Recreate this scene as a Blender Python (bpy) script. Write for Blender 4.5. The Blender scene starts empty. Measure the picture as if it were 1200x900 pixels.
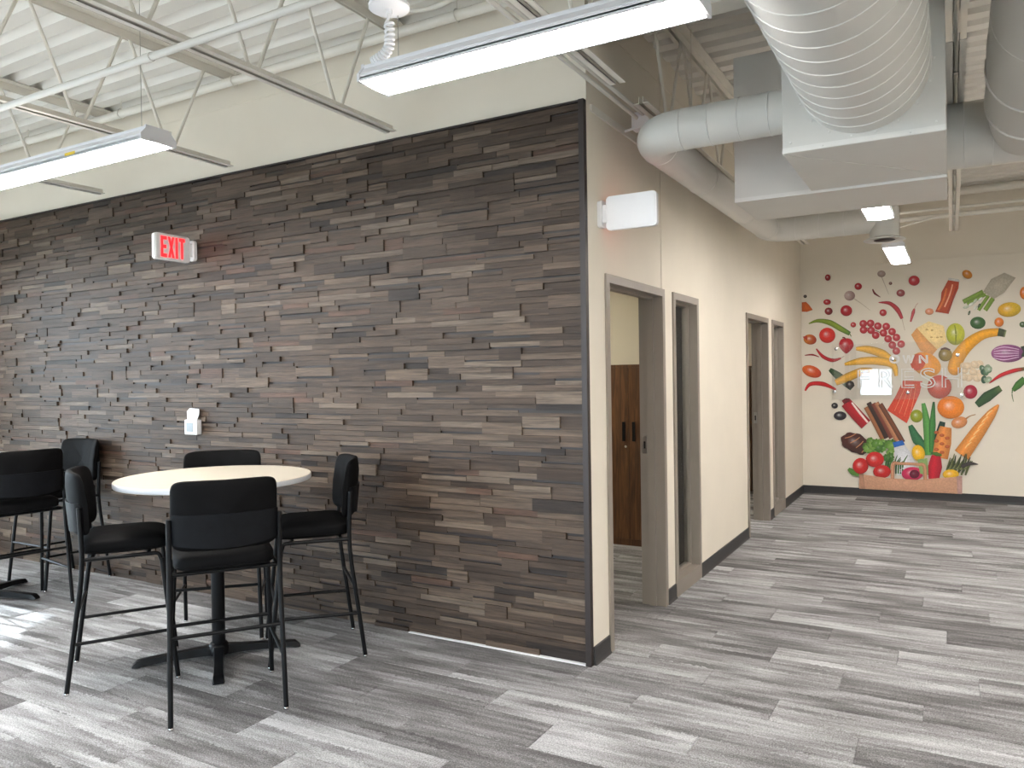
import bpy, bmesh, math, random
from mathutils import Vector, Matrix

# ------------------------------------------------------------------ camera, world, light, exposure
sc = bpy.context.scene
col = sc.collection
PI = math.pi
CAM_POS = Vector((1.729, -3.902, 1.600))
YAW, PITCH, ROLL, FPX = 0.5177, -0.0098, -0.0151, 905.26


def cam_basis():
    f = Vector((-math.sin(YAW) * math.cos(PITCH), math.cos(YAW) * math.cos(PITCH), math.sin(PITCH)))
    r0 = Vector((math.cos(YAW), math.sin(YAW), 0))
    u0 = r0.cross(f)
    r = math.cos(ROLL) * r0 + math.sin(ROLL) * u0
    u = -math.sin(ROLL) * r0 + math.cos(ROLL) * u0
    return f, r, u


F_, R_, U_ = cam_basis()
cd = bpy.data.cameras.new('camera')
cam = bpy.data.objects.new('camera', cd)
col.objects.link(cam)
m = Matrix((R_, U_, -F_)).transposed().to_4x4()
m.translation = CAM_POS
cam.matrix_world = m
cd.sensor_fit = 'HORIZONTAL'
cd.sensor_width = 36.0
cd.lens = FPX / 1200.0 * 36.0
cd.clip_start = 0.05
cd.clip_end = 200
sc.camera = cam

SKY = 11.0          # daylight outside the windows
LAMP = 40.0         # suspended strip lights
OFFICE = 40.0

w = bpy.data.worlds.new('sky')
sc.world = w
w.use_nodes = True
bg = w.node_tree.nodes['Background']
bg.inputs[0].default_value = (0.76, 0.875, 1.0, 1)
bg.inputs[1].default_value = SKY

vs = sc.view_settings
vs.view_transform = 'Standard'
vs.look = 'None'
vs.gamma = 1.0
vs.use_curve_mapping = False
vs.exposure = 0.45


def portal(name, loc, rot, sx, sy):
    ld = bpy.data.lights.new(name, 'AREA')
    ld.shape = 'RECTANGLE'
    ld.size, ld.size_y = sx, sy
    ld.cycles.is_portal = True
    o = bpy.data.objects.new(name, ld)
    o.location = loc
    o.rotation_euler = rot
    col.objects.link(o)


# low sun outside the left windows; the window head keeps its patch near that wall
sl_ = bpy.data.lights.new('sun', 'SUN')
sl_.energy = 13.0
sl_.angle = math.radians(2.0)
sl_.color = (.90, .95, 1.0)
so_ = bpy.data.objects.new('sun', sl_)
so_.rotation_euler = Vector((.825, .04, -.565)).to_track_quat('-Z', 'Y').to_euler()
so_.location = (-12, -3, 6)
col.objects.link(so_)

# room limits
XL, XR, YB, YF = -7.2, 5.2, -7.6, 6.905
ZD = 3.80            # underside of the roof deck
portal('window_daylight', (XL - .02, -3.45, 1.435), (0, -PI / 2, 0), 2.63, 5.1)
for xm, wd, zm, ht in ((-3.25, 3.3, 1.435, 2.63), (-.24, .94, 1.27, .86), (3.2, 1.6, 1.435, 2.63)):
    portal('window_daylight', (xm, YB - .02, zm), (PI / 2, 0, 0), wd, ht)


# ------------------------------------------------------------------ helpers
def lin(c):
    return tuple(((v / 255) / 12.92 if v / 255 <= .04045 else ((v / 255 + .055) / 1.055) ** 2.4) for v in c[:3])


class MB:
    """collects shapes, builds ONE mesh object"""

    def __init__(s):
        s.v, s.f, s.c = [], [], []

    def add(s, vs, fs, c=None):
        o = len(s.v)
        s.v += [tuple(p) for p in vs]
        s.f += [tuple(i + o for i in f) for f in fs]
        if c is not None:
            s.c += c
        return s

    def box(s, x0, x1, y0, y1, z0, z1):
        return s.add([(x0, y0, z0), (x1, y0, z0), (x1, y1, z0), (x0, y1, z0), (x0, y0, z1), (x1, y0, z1), (x1, y1, z1), (x0, y1, z1)],
                     [(0, 3, 2, 1), (4, 5, 6, 7), (0, 1, 5, 4), (1, 2, 6, 5), (2, 3, 7, 6), (3, 0, 4, 7)])

    def bevbox(s, x0, x1, y0, y1, z0, z1, b):
        bm = bmesh.new()
        bmesh.ops.create_cube(bm, size=1)
        for v in bm.verts:
            v.co = Vector(((x0 + x1) / 2 + v.co.x * (x1 - x0), (y0 + y1) / 2 + v.co.y * (y1 - y0), (z0 + z1) / 2 + v.co.z * (z1 - z0)))
        bmesh.ops.bevel(bm, geom=bm.edges[:], offset=b, segments=2, profile=.6, affect='EDGES')
        return s.bm(bm)

    def bm(s, bm):
        bm.verts.index_update()
        s.add([v.co.copy() for v in bm.verts], [tuple(v.index for v in f.verts) for f in bm.faces])
        bm.free()
        return s

    def tube(s, pts, r, seg=10, cap=True, closed=False):
        pts = [Vector(p) for p in pts]
        n = len(pts)
        rs = r if isinstance(r, (list, tuple)) else [r] * n
        prev = None
        vs, fs = [], []
        for i in range(n):
            if closed:
                t = pts[(i + 1) % n] - pts[i - 1]
            else:
                t = pts[min(i + 1, n - 1)] - pts[max(i - 1, 0)]
            t.normalize()
            if prev is None:
                a = Vector((0, 0, 1)) if abs(t.z) < .9 else Vector((1, 0, 0))
                nrm = (a - t * a.dot(t)).normalized()
            else:
                nrm = (prev - t * prev.dot(t)).normalized()
            prev = nrm
            b = t.cross(nrm)
            for k in range(seg):
                a = 2 * PI * k / seg
                vs.append(pts[i] + (nrm * math.cos(a) + b * math.sin(a)) * rs[i])
        for i in range(n if closed else n - 1):
            j = (i + 1) % n
            for k in range(seg):
                k2 = (k + 1) % seg
                fs.append((i * seg + k, i * seg + k2, j * seg + k2, j * seg + k))
        if cap and not closed:
            fs.append(tuple(reversed(range(seg))))
            fs.append(tuple(range((n - 1) * seg, n * seg)))
        return s.add(vs, fs)

    def lathe(s, prof, seg=32, loc=(0, 0, 0)):
        vs, fs = [], []
        for (r, z) in prof:
            for k in range(seg):
                a = 2 * PI * k / seg
                vs.append((loc[0] + r * math.cos(a), loc[1] + r * math.sin(a), loc[2] + z))
        for i in range(len(prof) - 1):
            for k in range(seg):
                k2 = (k + 1) % seg
                fs.append((i * seg + k, i * seg + k2, (i + 1) * seg + k2, (i + 1) * seg + k))
        fs.append(tuple(reversed(range(seg))))
        fs.append(tuple(range((len(prof) - 1) * seg, len(prof) * seg)))
        return s.add(vs, fs)

    def extrude(s, poly, d0, d1, fn):
        """poly: 2D outline; fn(u, v, d) -> 3D"""
        n = len(poly)
        vs = [fn(u, v, d0) for u, v in poly] + [fn(u, v, d1) for u, v in poly]
        fs = [tuple(reversed(range(n))), tuple(range(n, 2 * n))]
        fs += [(i, (i + 1) % n, n + (i + 1) % n, n + i) for i in range(n)]
        return s.add(vs, fs)

    def build(s, name, mat, parent=None, smooth=False, loc=None):
        me = bpy.data.meshes.new(name)
        me.from_pydata(s.v, [], s.f)
        bm = bmesh.new()
        bm.from_mesh(me)
        if not s.c:
            bmesh.ops.recalc_face_normals(bm, faces=bm.faces[:])
        bm.to_mesh(me)
        bm.free()
        if s.c:
            ca = me.color_attributes.new('Col', 'FLOAT_COLOR', 'POINT')
            for i, c in enumerate(s.c):
                ca.data[i].color = (*c, 1)
        me.materials.append(mat)
        if smooth:
            me.polygons.foreach_set('use_smooth', [True] * len(me.polygons))
            me.set_sharp_from_angle(angle=math.radians(smooth if smooth is not True else 40))
        o = bpy.data.objects.new(name, me)
        col.objects.link(o)
        if parent:
            o.parent = parent
        if loc:
            o.location = loc
        return o


def tag(o, label=None, cat=None, group=None, kind=None):
    if label: o['label'] = label
    if cat: o['category'] = cat
    if group: o['group'] = group
    if kind: o['kind'] = kind
    return o


def empty(name, loc=(0, 0, 0), rz=0, label=None, cat=None, group=None, kind=None):
    o = bpy.data.objects.new(name, None)
    o.empty_display_size = .1
    o.location = loc
    o.rotation_euler = (0, 0, rz)
    col.objects.link(o)
    return tag(o, label, cat, group, kind)


def copy_tree(o, parent=None):
    c = o.copy()
    col.objects.link(c)
    c.parent = parent
    for ch in list(o.children):
        copy_tree(ch, c)
    return c


def arc(c, r, a0, a1, n, fn):
    return [fn(c[0] + r * math.cos(a0 + (a1 - a0) * i / n), c[1] + r * math.sin(a0 + (a1 - a0) * i / n)) for i in range(n + 1)]


def fillet(pts, r, n=5):
    """round the inner corners of a 3D polyline"""
    P = [Vector(p) for p in pts]
    out = [P[0]]
    for i in range(1, len(P) - 1):
        a, b, c = P[i - 1], P[i], P[i + 1]
        rr = min(r, (a - b).length * .45, (c - b).length * .45)
        p0 = b + (a - b).normalized() * rr
        p1 = b + (c - b).normalized() * rr
        for k in range(n + 1):
            t = k / n
            out.append(p0 * (1 - t) ** 2 + b * 2 * t * (1 - t) + p1 * t ** 2)
    out.append(P[-1])
    return out


# ------------------------------------------------------------------ materials
class NT:
    def __init__(s, name):
        s.m = bpy.data.materials.new(name)
        s.m.use_nodes = True
        s.t = s.m.node_tree
        s.b = s.t.nodes['Principled BSDF']
        s.out = s.t.nodes['Material Output']

    def n(s, typ, ins=None, **kw):
        nd = s.t.nodes.new(typ)
        for k, v in kw.items():
            setattr(nd, k, v)
        for k, v in (ins or {}).items():
            if hasattr(v, 'is_linked') or isinstance(v, bpy.types.NodeSocket):
                s.t.links.new(v, nd.inputs[k])
            else:
                nd.inputs[k].default_value = v
        return nd

    def link(s, a, b):
        s.t.links.new(a, b)

    def math(s, op, a, b=0.0, c=0.0):
        return s.n('ShaderNodeMath', {0: a, 1: b, 2: c}, operation=op).outputs[0]

    def ramp(s, fac, stops, interp='LINEAR'):
        nd = s.n('ShaderNodeValToRGB', {0: fac})
        cr = nd.color_ramp
        cr.interpolation = interp
        while len(cr.elements) > 1:
            cr.elements.remove(cr.elements[-1])
        for i, (p, c) in enumerate(stops):
            e = cr.elements[0] if i == 0 else cr.elements.new(p)
            e.position = p
            e.color = (*c, 1)
        return nd.outputs[0]

    def mix(s, fac, a, b, mode='MIX'):
        nd = s.n('ShaderNodeMix', data_type='RGBA', blend_type=mode)
        for k, v in ((0, fac), (6, a), (7, b)):
            if isinstance(v, bpy.types.NodeSocket):
                s.link(v, nd.inputs[k])
            else:
                nd.inputs[k].default_value = (*v, 1) if isinstance(v, tuple) else v
        return nd.outputs[2]

    def bump(s, h, strength=.3, dist=.01):
        nd = s.n('ShaderNodeBump', {'Height': h, 'Strength': strength, 'Distance': dist})
        s.link(nd.outputs[0], s.b.inputs['Normal'])


def simple(name, rgb, rough=.5, metal=0.0, spec=.5, noise=0.0, nscale=40, bump=0.0):
    t = NT(name)
    c = lin(rgb)
    t.b.inputs['Base Color'].default_value = (*c, 1)
    t.b.inputs['Roughness'].default_value = rough
    t.b.inputs['Metallic'].default_value = metal
    t.b.inputs['Specular IOR Level'].default_value = spec
    if noise or bump:
        co = t.n('ShaderNodeTexCoord').outputs['Object']
        nz = t.n('ShaderNodeTexNoise', {'Vector': co, 'Scale': nscale, 'Detail': 3.0}).outputs[0]
        if noise:
            a = tuple(v * (1 - noise) for v in c)
            b = tuple(min(1, v * (1 + noise)) for v in c)
            t.link(t.ramp(nz, [(.3, a), (.7, b)]), t.b.inputs['Base Color'])
        if bump:
            t.bump(nz, bump, .004)
    return t.m


def emit(name, rgb, strength):
    t = NT(name)
    t.b.inputs['Base Color'].default_value = (.8, .8, .8, 1)
    t.b.inputs['Emission Color'].default_value = (*rgb, 1)
    t.b.inputs['Emission Strength'].default_value = strength
    return t.m


M = {}
M['paint'] = simple('wall paint cream', (226, 218, 203), .65, noise=.02, nscale=3, bump=.03)
M['paint_office'] = simple('office paint cream', (228, 220, 198), .65, noise=.02, nscale=3)
M['deck'] = simple('deck paint', (232, 229, 222), .5, noise=.03, nscale=2)
M['steel'] = simple('painted steel', (228, 224, 214), .45, noise=.03, nscale=6)
M['pipe'] = simple('white conduit', (222, 219, 212), .35)
M['duct'] = simple('painted duct metal', (206, 205, 200), .42, spec=.5, noise=.02, nscale=3)
M['seam'] = simple('duct seam', (218, 217, 213), .4)
M['frame'] = simple('taupe door frame', (140, 131, 121), .4, noise=.03, nscale=8)
M['base'] = simple('vinyl base charcoal', (50, 49, 50), .55, noise=.05)
M['trimdark'] = simple('dark trim and gap shade', (44, 36, 34), .45)
M['white_pl'] = simple('white plastic', (236, 236, 238), .35)
M['white_met'] = simple('white fixture metal', (228, 228, 232), .35)
M['yellow'] = simple('yellow sticker', (222, 190, 40), .5)
M['black_met'] = simple('black powder coat', (9, 10, 13), .4, spec=.25)
M['chrome'] = simple('chrome', (215, 215, 215), .15, metal=1)
M['laminate'] = simple('table laminate', (220, 211, 194), .30, noise=.015, nscale=5)
M['edge'] = simple('table edge band', (196, 198, 202), .4)
M['grey_pad'] = simple('grey display', (140, 150, 156), .25)
M['strike'] = simple('strike plate steel', (168, 164, 156), .3, metal=.8)
M['hole'] = simple('strike hole', (20, 18, 16), .8)
M['alu'] = simple('window aluminium', (180, 182, 184), .35, metal=.6)
M['lens'] = emit('lit lamp lens', (1.0, .945, .90), LAMP)
M['uplight'] = emit('added ceiling fill glow', (1.0, .945, .90), LAMP * .14)  # made-up upward glow, brightens the deck and joists
M['lens_off'] = emit('lit office lens', (1.0, .93, .8), OFFICE)
M['red'] = emit('red exit lettering', (1.0, .012, .016), 2.4)
M['red'].node_tree.nodes['Principled BSDF'].inputs['Base Color'].default_value = (.25, .005, .005, 1)
M['redlens'] = emit('red exit lens', (1.0, .04, .03), 2.0)
M['letters'] = simple('white letter outline', (240, 238, 234), .35)
M['sky_blue'] = simple('pavement', (150, 150, 148), .8, noise=.1, nscale=2)

# black upholstery
t = NT('black fabric')
co = t.n('ShaderNodeTexCoord').outputs['Object']
nz = t.n('ShaderNodeTexNoise', {'Vector': co, 'Scale': 420.0, 'Detail': 2.0}).outputs[0]
n2 = t.n('ShaderNodeTexNoise', {'Vector': co, 'Scale': 9.0, 'Detail': 3.0}).outputs[0]
t.link(t.ramp(n2, [(.3, lin((4, 4, 5))), (.7, lin((9, 9, 11)))]), t.b.inputs['Base Color'])
t.b.inputs['Roughness'].default_value = .7
t.b.inputs['Specular IOR Level'].default_value = .12
t.bump(t.math('ADD', t.math('MULTIPLY', nz, .25), n2), .25, .006)
M['fabric'] = t.m
t = NT('black back panel cloth')
co = t.n('ShaderNodeTexCoord').outputs['Object']
n2 = t.n('ShaderNodeTexNoise', {'Vector': co, 'Scale': 14.0, 'Detail': 4.0}).outputs[0]
t.link(t.ramp(n2, [(.3, lin((8, 9, 12))), (.7, lin((16, 18, 22)))]), t.b.inputs['Base Color'])
t.b.inputs['Roughness'].default_value = .55
t.b.inputs['Specular IOR Level'].default_value = .16
t.bump(n2, .35, .01)
M['sleeve'] = t.m

# carpet planks, laid along X
TW, TL = .25, 1.0
t = NT('carpet plank')
g = t.n('ShaderNodeNewGeometry').outputs['Position']
sx = t.n('ShaderNodeSeparateXYZ', {0: g})
px_, py_ = sx.outputs[0], sx.outputs[1]
row = t.math('FLOOR', t.math('DIVIDE', py_, TW))
off = t.math('FRACT', t.math('MULTIPLY', t.math('ADD', row, 200.0), .382))
colm = t.math('FLOOR', t.math('ADD', t.math('DIVIDE', px_, TL), off))
cell = t.n('ShaderNodeCombineXYZ', {0: row, 1: colm, 2: 0.0}).outputs[0]
wn = t.n('ShaderNodeTexWhiteNoise', {'Vector': cell}, noise_dimensions='3D')
rnd = wn.outputs['Value']
rc = t.n('ShaderNodeSeparateColor', {0: wn.outputs['Color']})
# ragged bands and streaks inside a plank, shifted per plank
pile = t.n('ShaderNodeTexNoise', {'Vector': g, 'Scale': 150.0, 'Detail': 3.0, 'Roughness': .7}).outputs[0]
clump = t.n('ShaderNodeTexNoise', {'Vector': g, 'Scale': 46.0, 'Detail': 2.0}).outputs[0]
rag = t.math('MULTIPLY', t.math('SUBTRACT', clump, .5), .9)
uy = t.math('ADD', t.math('MULTIPLY', t.math('FRACT', t.math('DIVIDE', py_, TW)), 4.0), rag)
sub = t.math('FLOOR', uy)
bv = t.n('ShaderNodeCombineXYZ', {0: t.math('ADD', t.math('MULTIPLY', px_, 1.7), t.math('MULTIPLY', rnd, 57.0)),
                                  1: t.math('MULTIPLY', t.math('ADD', sub, t.math('MULTIPLY', row, 4.0)), 7.31), 2: t.math('MULTIPLY', rc.outputs[0], 31.0)}).outputs[0]
st = t.n('ShaderNodeTexNoise', {'Vector': bv, 'Scale': 1.0, 'Detail': 1.5}).outputs[0]
sv2 = t.n('ShaderNodeCombineXYZ', {0: t.math('ADD', t.math('MULTIPLY', px_, 3.2), rag), 1: t.math('ADD', t.math('MULTIPLY', py_, 34.0), t.math('MULTIPLY', rag, 1.4)), 2: t.math('MULTIPLY', rnd, 17.0)}).outputs[0]
st2 = t.n('ShaderNodeTexNoise', {'Vector': sv2, 'Scale': 1.0, 'Detail': 2.0}).outputs[0]
v = t.math('ADD', t.math('MULTIPLY', t.math('SUBTRACT', rnd, .5), .40), t.math('MULTIPLY', t.math('SUBTRACT', st, .5), 1.05))
v = t.math('ADD', v, t.math('MULTIPLY', t.math('SUBTRACT', st2, .5), .8))
v = t.math('ADD', v, t.math('MULTIPLY', t.math('SUBTRACT', pile, .5), 1.5))
v = t.math('ADD', v, .5)
c = t.ramp(v, [(0.0, lin((80, 79, 79))), (.30, lin((110, 108, 108))), (.5, lin((137, 136, 136))), (.72, lin((167, 167, 168))), (1.0, lin((202, 203, 205)))])
t.link(c, t.b.inputs['Base Color'])
t.b.inputs['Roughness'].default_value = .95
t.b.inputs['Specular IOR Level'].default_value = .15
t.bump(pile, .6, .006)
M['carpet'] = t.m

# reclaimed-wood strips
t = NT('weathered wood strip')
oi = t.n('ShaderNodeObjectInfo').outputs['Random']
gi = t.n('ShaderNodeNewGeometry')
isl = gi.outputs['Random Per Island']
pos = gi.outputs['Position']
rnd = t.math('FRACT', t.math('ADD', t.math('MULTIPLY', oi, 7.13), t.math('MULTIPLY', isl, 5.37)))
r2 = t.math('FRACT', t.math('MULTIPLY', rnd, 37.7))
sx = t.n('ShaderNodeSeparateXYZ', {0: pos})
gv = t.n('ShaderNodeCombineXYZ', {0: t.math('ADD', t.math('MULTIPLY', sx.outputs[0], 2.2), t.math('MULTIPLY', rnd, 91.0)),
                                  1: t.math('MULTIPLY', sx.outputs[1], 30.0),
                                  2: t.math('ADD', t.math('MULTIPLY', sx.outputs[2], 42.0), t.math('MULTIPLY', r2, 19.0))}).outputs[0]
gr = t.n('ShaderNodeTexNoise', {'Vector': gv, 'Scale': 1.6, 'Detail': 5.0, 'Roughness': .65, 'Distortion': .7}).outputs[0]
basec = t.ramp(rnd, [(0.0, lin((60, 48, 39))), (.12, lin((74, 61, 51))), (.26, lin((87, 73, 62))), (.40, lin((67, 55, 46))), (.54, lin((94, 80, 68))),
                     (.66, lin((78, 65, 55))), (.78, lin((86, 66, 55))), (.82, lin((105, 92, 80))), (.90, lin((70, 58, 49))), (.97, lin((47, 39, 34)))], 'CONSTANT')
grc = t.ramp(gr, [(.28, (.42, .40, .38)), (.5, (.95, .95, .95)), (.72, (1.5, 1.48, 1.45))])
t.link(t.mix(1.0, basec, grc, 'MULTIPLY'), t.b.inputs['Base Color'])
t.b.inputs['Roughness'].default_value = .5
t.b.inputs['Specular IOR Level'].default_value = .3
t.bump(gr, .35, .006)
M['strip'] = t.m

# cabinet walnut
t = NT('walnut laminate')
co = t.n('ShaderNodeTexCoord').outputs['Object']
mp = t.n('ShaderNodeMapping', {'Vector': co, 'Scale': (14, 14, 1.2)}).outputs[0]
gr = t.n('ShaderNodeTexNoise', {'Vector': mp, 'Scale': 2.0, 'Detail': 5.0, 'Distortion': 1.2}).outputs[0]
t.link(t.ramp(gr, [(.25, lin((58, 36, 20))), (.5, lin((92, 60, 34))), (.8, lin((124, 86, 50)))]), t.b.inputs['Base Color'])
t.b.inputs['Roughness'].default_value = .4
M['walnut'] = t.m

# window / sidelight glass and clear acrylic
def glass(name, tint, refl):
    t = NT(name)
    t.t.nodes.remove(t.b)
    tr = t.n('ShaderNodeBsdfTransparent', {0: (*tint, 1)}).outputs[0]
    gl = t.n('ShaderNodeBsdfGlossy', {'Color': (1, 1, 1, 1), 'Roughness': .01}).outputs[0]
    fr = t.n('ShaderNodeFresnel', {'IOR': refl}).outputs[0]
    mx = t.n('ShaderNodeMixShader', {0: fr, 1: tr, 2: gl}).outputs[0]
    t.link(mx, t.out.inputs[0])
    return t.m


M['glass'] = glass('clear window glass', (.93, .96, .96), 1.5)
M['acrylic'] = glass('clear acrylic sheet', (1, 1, 1), 1.55)

# print on the wall
t = NT('mural print')
vc = t.n('ShaderNodeVertexColor', layer_name='Col').outputs[0]
co = t.n('ShaderNodeTexCoord').outputs['Object']
nz = t.n('ShaderNodeTexNoise', {'Vector': co, 'Scale': 60.0, 'Detail': 3.0}).outputs[0]
t.link(t.mix(1.0, vc, t.ramp(nz, [(.3, (.86, .86, .86)), (.7, (1.1, 1.1, 1.1))]), 'MULTIPLY'), t.b.inputs['Base Color'])
t.b.inputs['Roughness'].default_value = .5
M['print'] = t.m


# ------------------------------------------------------------------ setting: floor
def project(p):
    d = Vector(p) - CAM_POS
    z = d.dot(F_)
    if z < .1:
        return None
    return (600 + FPX * d.dot(R_) / z, 450 - FPX * d.dot(U_) / z, z)


def px_area(quad):
    pts = []
    for q in quad:
        s_ = project(q)
        if s_ is None:
            return 0
        pts.append((max(0, min(1200, s_[0])), max(0, min(900, s_[1]))))
    a = 0
    for i in range(len(pts)):
        x0, y0 = pts[i]
        x1, y1 = pts[(i + 1) % len(pts)]
        a += x0 * y1 - x1 * y0
    return abs(a) / 2


floor = tag(MB().box(XL, XR, YB, YF + .1, -.12, -.012).build('floor', simple('subfloor', (70, 68, 66), .9)), kind='structure')
tiles = []
for r in range(int(math.floor(YB / TW)), int(math.ceil(YF / TW))):
    o_ = ((r + 200) * .382) % 1.0
    for k in range(int(math.floor(XL / TL + o_)), int(math.ceil(XR / TL + o_)) + 1):
        x0, x1 = max(XL, (k - o_) * TL), min(XR, (k - o_ + 1) * TL)
        y0, y1 = max(YB, r * TW), min(YF, (r + 1) * TW)
        if x1 - x0 < .02 or y1 - y0 < .02:
            continue
        # planks hidden behind the wood-clad wall or in the offices count by what the doorways show
        a = px_area([(x0, y0, 0), (x1, y0, 0), (x1, y1, 0), (x0, y1, 0)])
        if x1 < .02 and y0 > .0:
            a *= .02
        tiles.append((a, x0, x1, y0, y1))
tiles.sort(reverse=True)
GAP = .0012


def tile_mesh(lx, ly):
    b = .003
    mb = MB()
    vs = []
    for z, e in ((-.012, 0), (-.002, 0), (0, b)):
        vs += [(-lx / 2 + e, -ly / 2 + e, z), (lx / 2 - e, -ly / 2 + e, z), (lx / 2 - e, ly / 2 - e, z), (-lx / 2 + e, ly / 2 - e, z)]
    fs = [(8, 9, 10, 11)]
    for l in (0, 4):
        fs += [(l + i, l + (i + 1) % 4, l + 4 + (i + 1) % 4, l + 4 + i) for i in range(4)]
    mb.add(vs, fs)
    return mb


tcache = {}
rest = MB()
for i, (a, x0, x1, y0, y1) in enumerate(tiles):
    lx, ly = x1 - x0 - GAP, y1 - y0 - GAP
    cx, cy = (x0 + x1) / 2, (y0 + y1) / 2
    key = (round(lx, 3), round(ly, 3))
    if i < 300:
        if key not in tcache:
            o = tile_mesh(lx, ly).build('carpet_plank', M['carpet'], floor)
            tcache[key] = o
        else:
            o = tcache[key].copy()
            col.objects.link(o)
        o.location = (cx, cy, 0)
    else:
        t_ = tile_mesh(lx, ly)
        rest.add([(x + cx, y + cy, z) for x, y, z in t_.v], t_.f)
tag(rest.build('carpet_field', M['carpet'], floor), kind='stuff')

# ------------------------------------------------------------------ setting: walls
HP = 3.107           # height of the wood cladding
WT = .15


def wall_with_openings(name, mat, fn, u0, u1, z0, z1, opens):
    """fn(mb, ua, ub, za, zb) adds a solid block; opens: (ua, ub, za, zb)"""
    mb = MB()
    cuts = sorted({u0, u1, *[o[0] for o in opens], *[o[1] for o in opens]})
    for a, b in zip(cuts[:-1], cuts[1:]):
        op = [o for o in opens if o[0] <= a + 1e-6 and o[1] >= b - 1e-6]
        if not op:
            fn(mb, a, b, z0, z1)
        else:
            o = op[0]
            if o[2] > z0 + 1e-4: fn(mb, a, b, z0, o[2])
            if o[3] < z1 - 1e-4: fn(mb, a, b, o[3], z1)
    return tag(mb.build(name, mat), kind='structure')


ZT = ZD + .02
wall_front = tag(MB().box(XL, 0, 0, WT, 0, ZT).build('wall_front', M['paint']), kind='structure')
D1, S1, D3, S2, DH = (.224, 1.2625), (1.4517, 2.0838), (3.719, 4.7414), (4.9518, 5.6035), 2.184
wall_corr = wall_with_openings('wall_corridor', M['paint'], lambda mb, a, b, c, d: mb.box(-WT, 0, a, b, c, d), WT, YF, 0, ZT,
                               [(D1[0], D1[1], 0, DH), (S1[0], S1[1], 0, DH), (D3[0], D3[1], 0, DH), (S2[0], S2[1], 0, DH)])
wall_far = tag(MB().box(XL, XR, YF, YF + .15, 0, ZT).build('wall_far', M['paint']), kind='structure')
WIN_L = [(-6.0, -4.3), (-4.2, -2.5), (-2.4, -.9)]
WIN_B = [(-4.9, -3.3, .12, 2.75), (-3.2, -1.6, .12, 2.75), (-.71, .23, .84, 1.70), (2.4, 4.0, .12, 2.75)]
WZ0, WZ1 = .12, 2.75
wall_left = wall_with_openings('wall_left', M['paint'], lambda mb, a, b, c, d: mb.box(XL - .15, XL, a, b, c, d), YB, YF, 0, ZT,
                               [(a, b, WZ0, WZ1) for a, b in WIN_L])
wall_back = wall_with_openings('wall_back', M['paint'], lambda mb, a, b, c, d: mb.box(a, b, YB - .15, YB, c, d), XL - .15, XR + .15, 0, ZT,
                               WIN_B)
wall_right = tag(MB().box(XR, XR + .15, YB, YF + .15, 0, ZT).build('wall_right', M['paint']), kind='structure')
tag(MB().box(-3.7, -WT, 3.40, 3.50, 0, ZT).build('wall_office_divider', M['paint_office']), kind='structure')
tag(MB().box(-3.8, -3.7, WT, YF, 0, ZT).build('wall_office_back', M['paint_office']), kind='structure')
tag(MB().box(-40, 40, -45, 40, -.4, -.15).build('ground', M['sky_blue']), kind='structure')

wn_ = 0
for a, b in WIN_L:
    wn_ += 1
    e = empty('window_%d' % wn_, (XL - .075, (a + b) / 2, WZ0), kind='structure')
    h, wd = WZ1 - WZ0, b - a
    fr = MB()
    for y0, y1, z0, z1 in ((-wd / 2, -wd / 2 + .05, 0, h), (wd / 2 - .05, wd / 2, 0, h), (-wd / 2 + .05, wd / 2 - .05, 0, .05), (-wd / 2 + .05, wd / 2 - .05, h - .05, h)):
        fr.box(-.05, .05, y0, y1, z0, z1)
    fr.build('window_frame', M['alu'], e)
    MB().box(-.004, .004, -wd / 2 + .05, wd / 2 - .05, .05, h - .05).build('pane', M['glass'], e)
for a, b, wz0, wz1 in WIN_B:
    wn_ += 1
    e = empty('window_%d' % wn_, ((a + b) / 2, YB - .075, wz0), kind='structure')
    h, wd = wz1 - wz0, b - a
    fr = MB()
    for x0, x1, z0, z1 in ((-wd / 2, -wd / 2 + .05, 0, h), (wd / 2 - .05, wd / 2, 0, h), (-wd / 2 + .05, wd / 2 - .05, 0, .05), (-wd / 2 + .05, wd / 2 - .05, h - .05, h)):
        fr.box(x0, x1, -.05, .05, z0, z1)
    fr.build('window_frame', M['alu'], e)
    MB().box(-wd / 2 + .05, wd / 2 - .05, -.004, .004, .05, h - .05).build('pane', M['glass'], e)

# drywall control joints and reveals (thin applied beads)
rv = MB()
rv.box(XL, 0, -.004, 0, 3.594, 3.606)
tag(rv.build('reveal_bead', M['paint'], wall_front))
rv = MB()
rv.box(0, .004, 1.222, 1.236, DH, ZT)
rv.box(0, .004, WT, YF, 3.594, 3.606)
tag(rv.build('control_joint', M['paint'], wall_corr))
rv = MB()
rv.box(0, XR, YF - .012, YF, 2.955, 2.972)
tag(rv.build('reveal_bead', M['paint'], wall_far))

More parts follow.
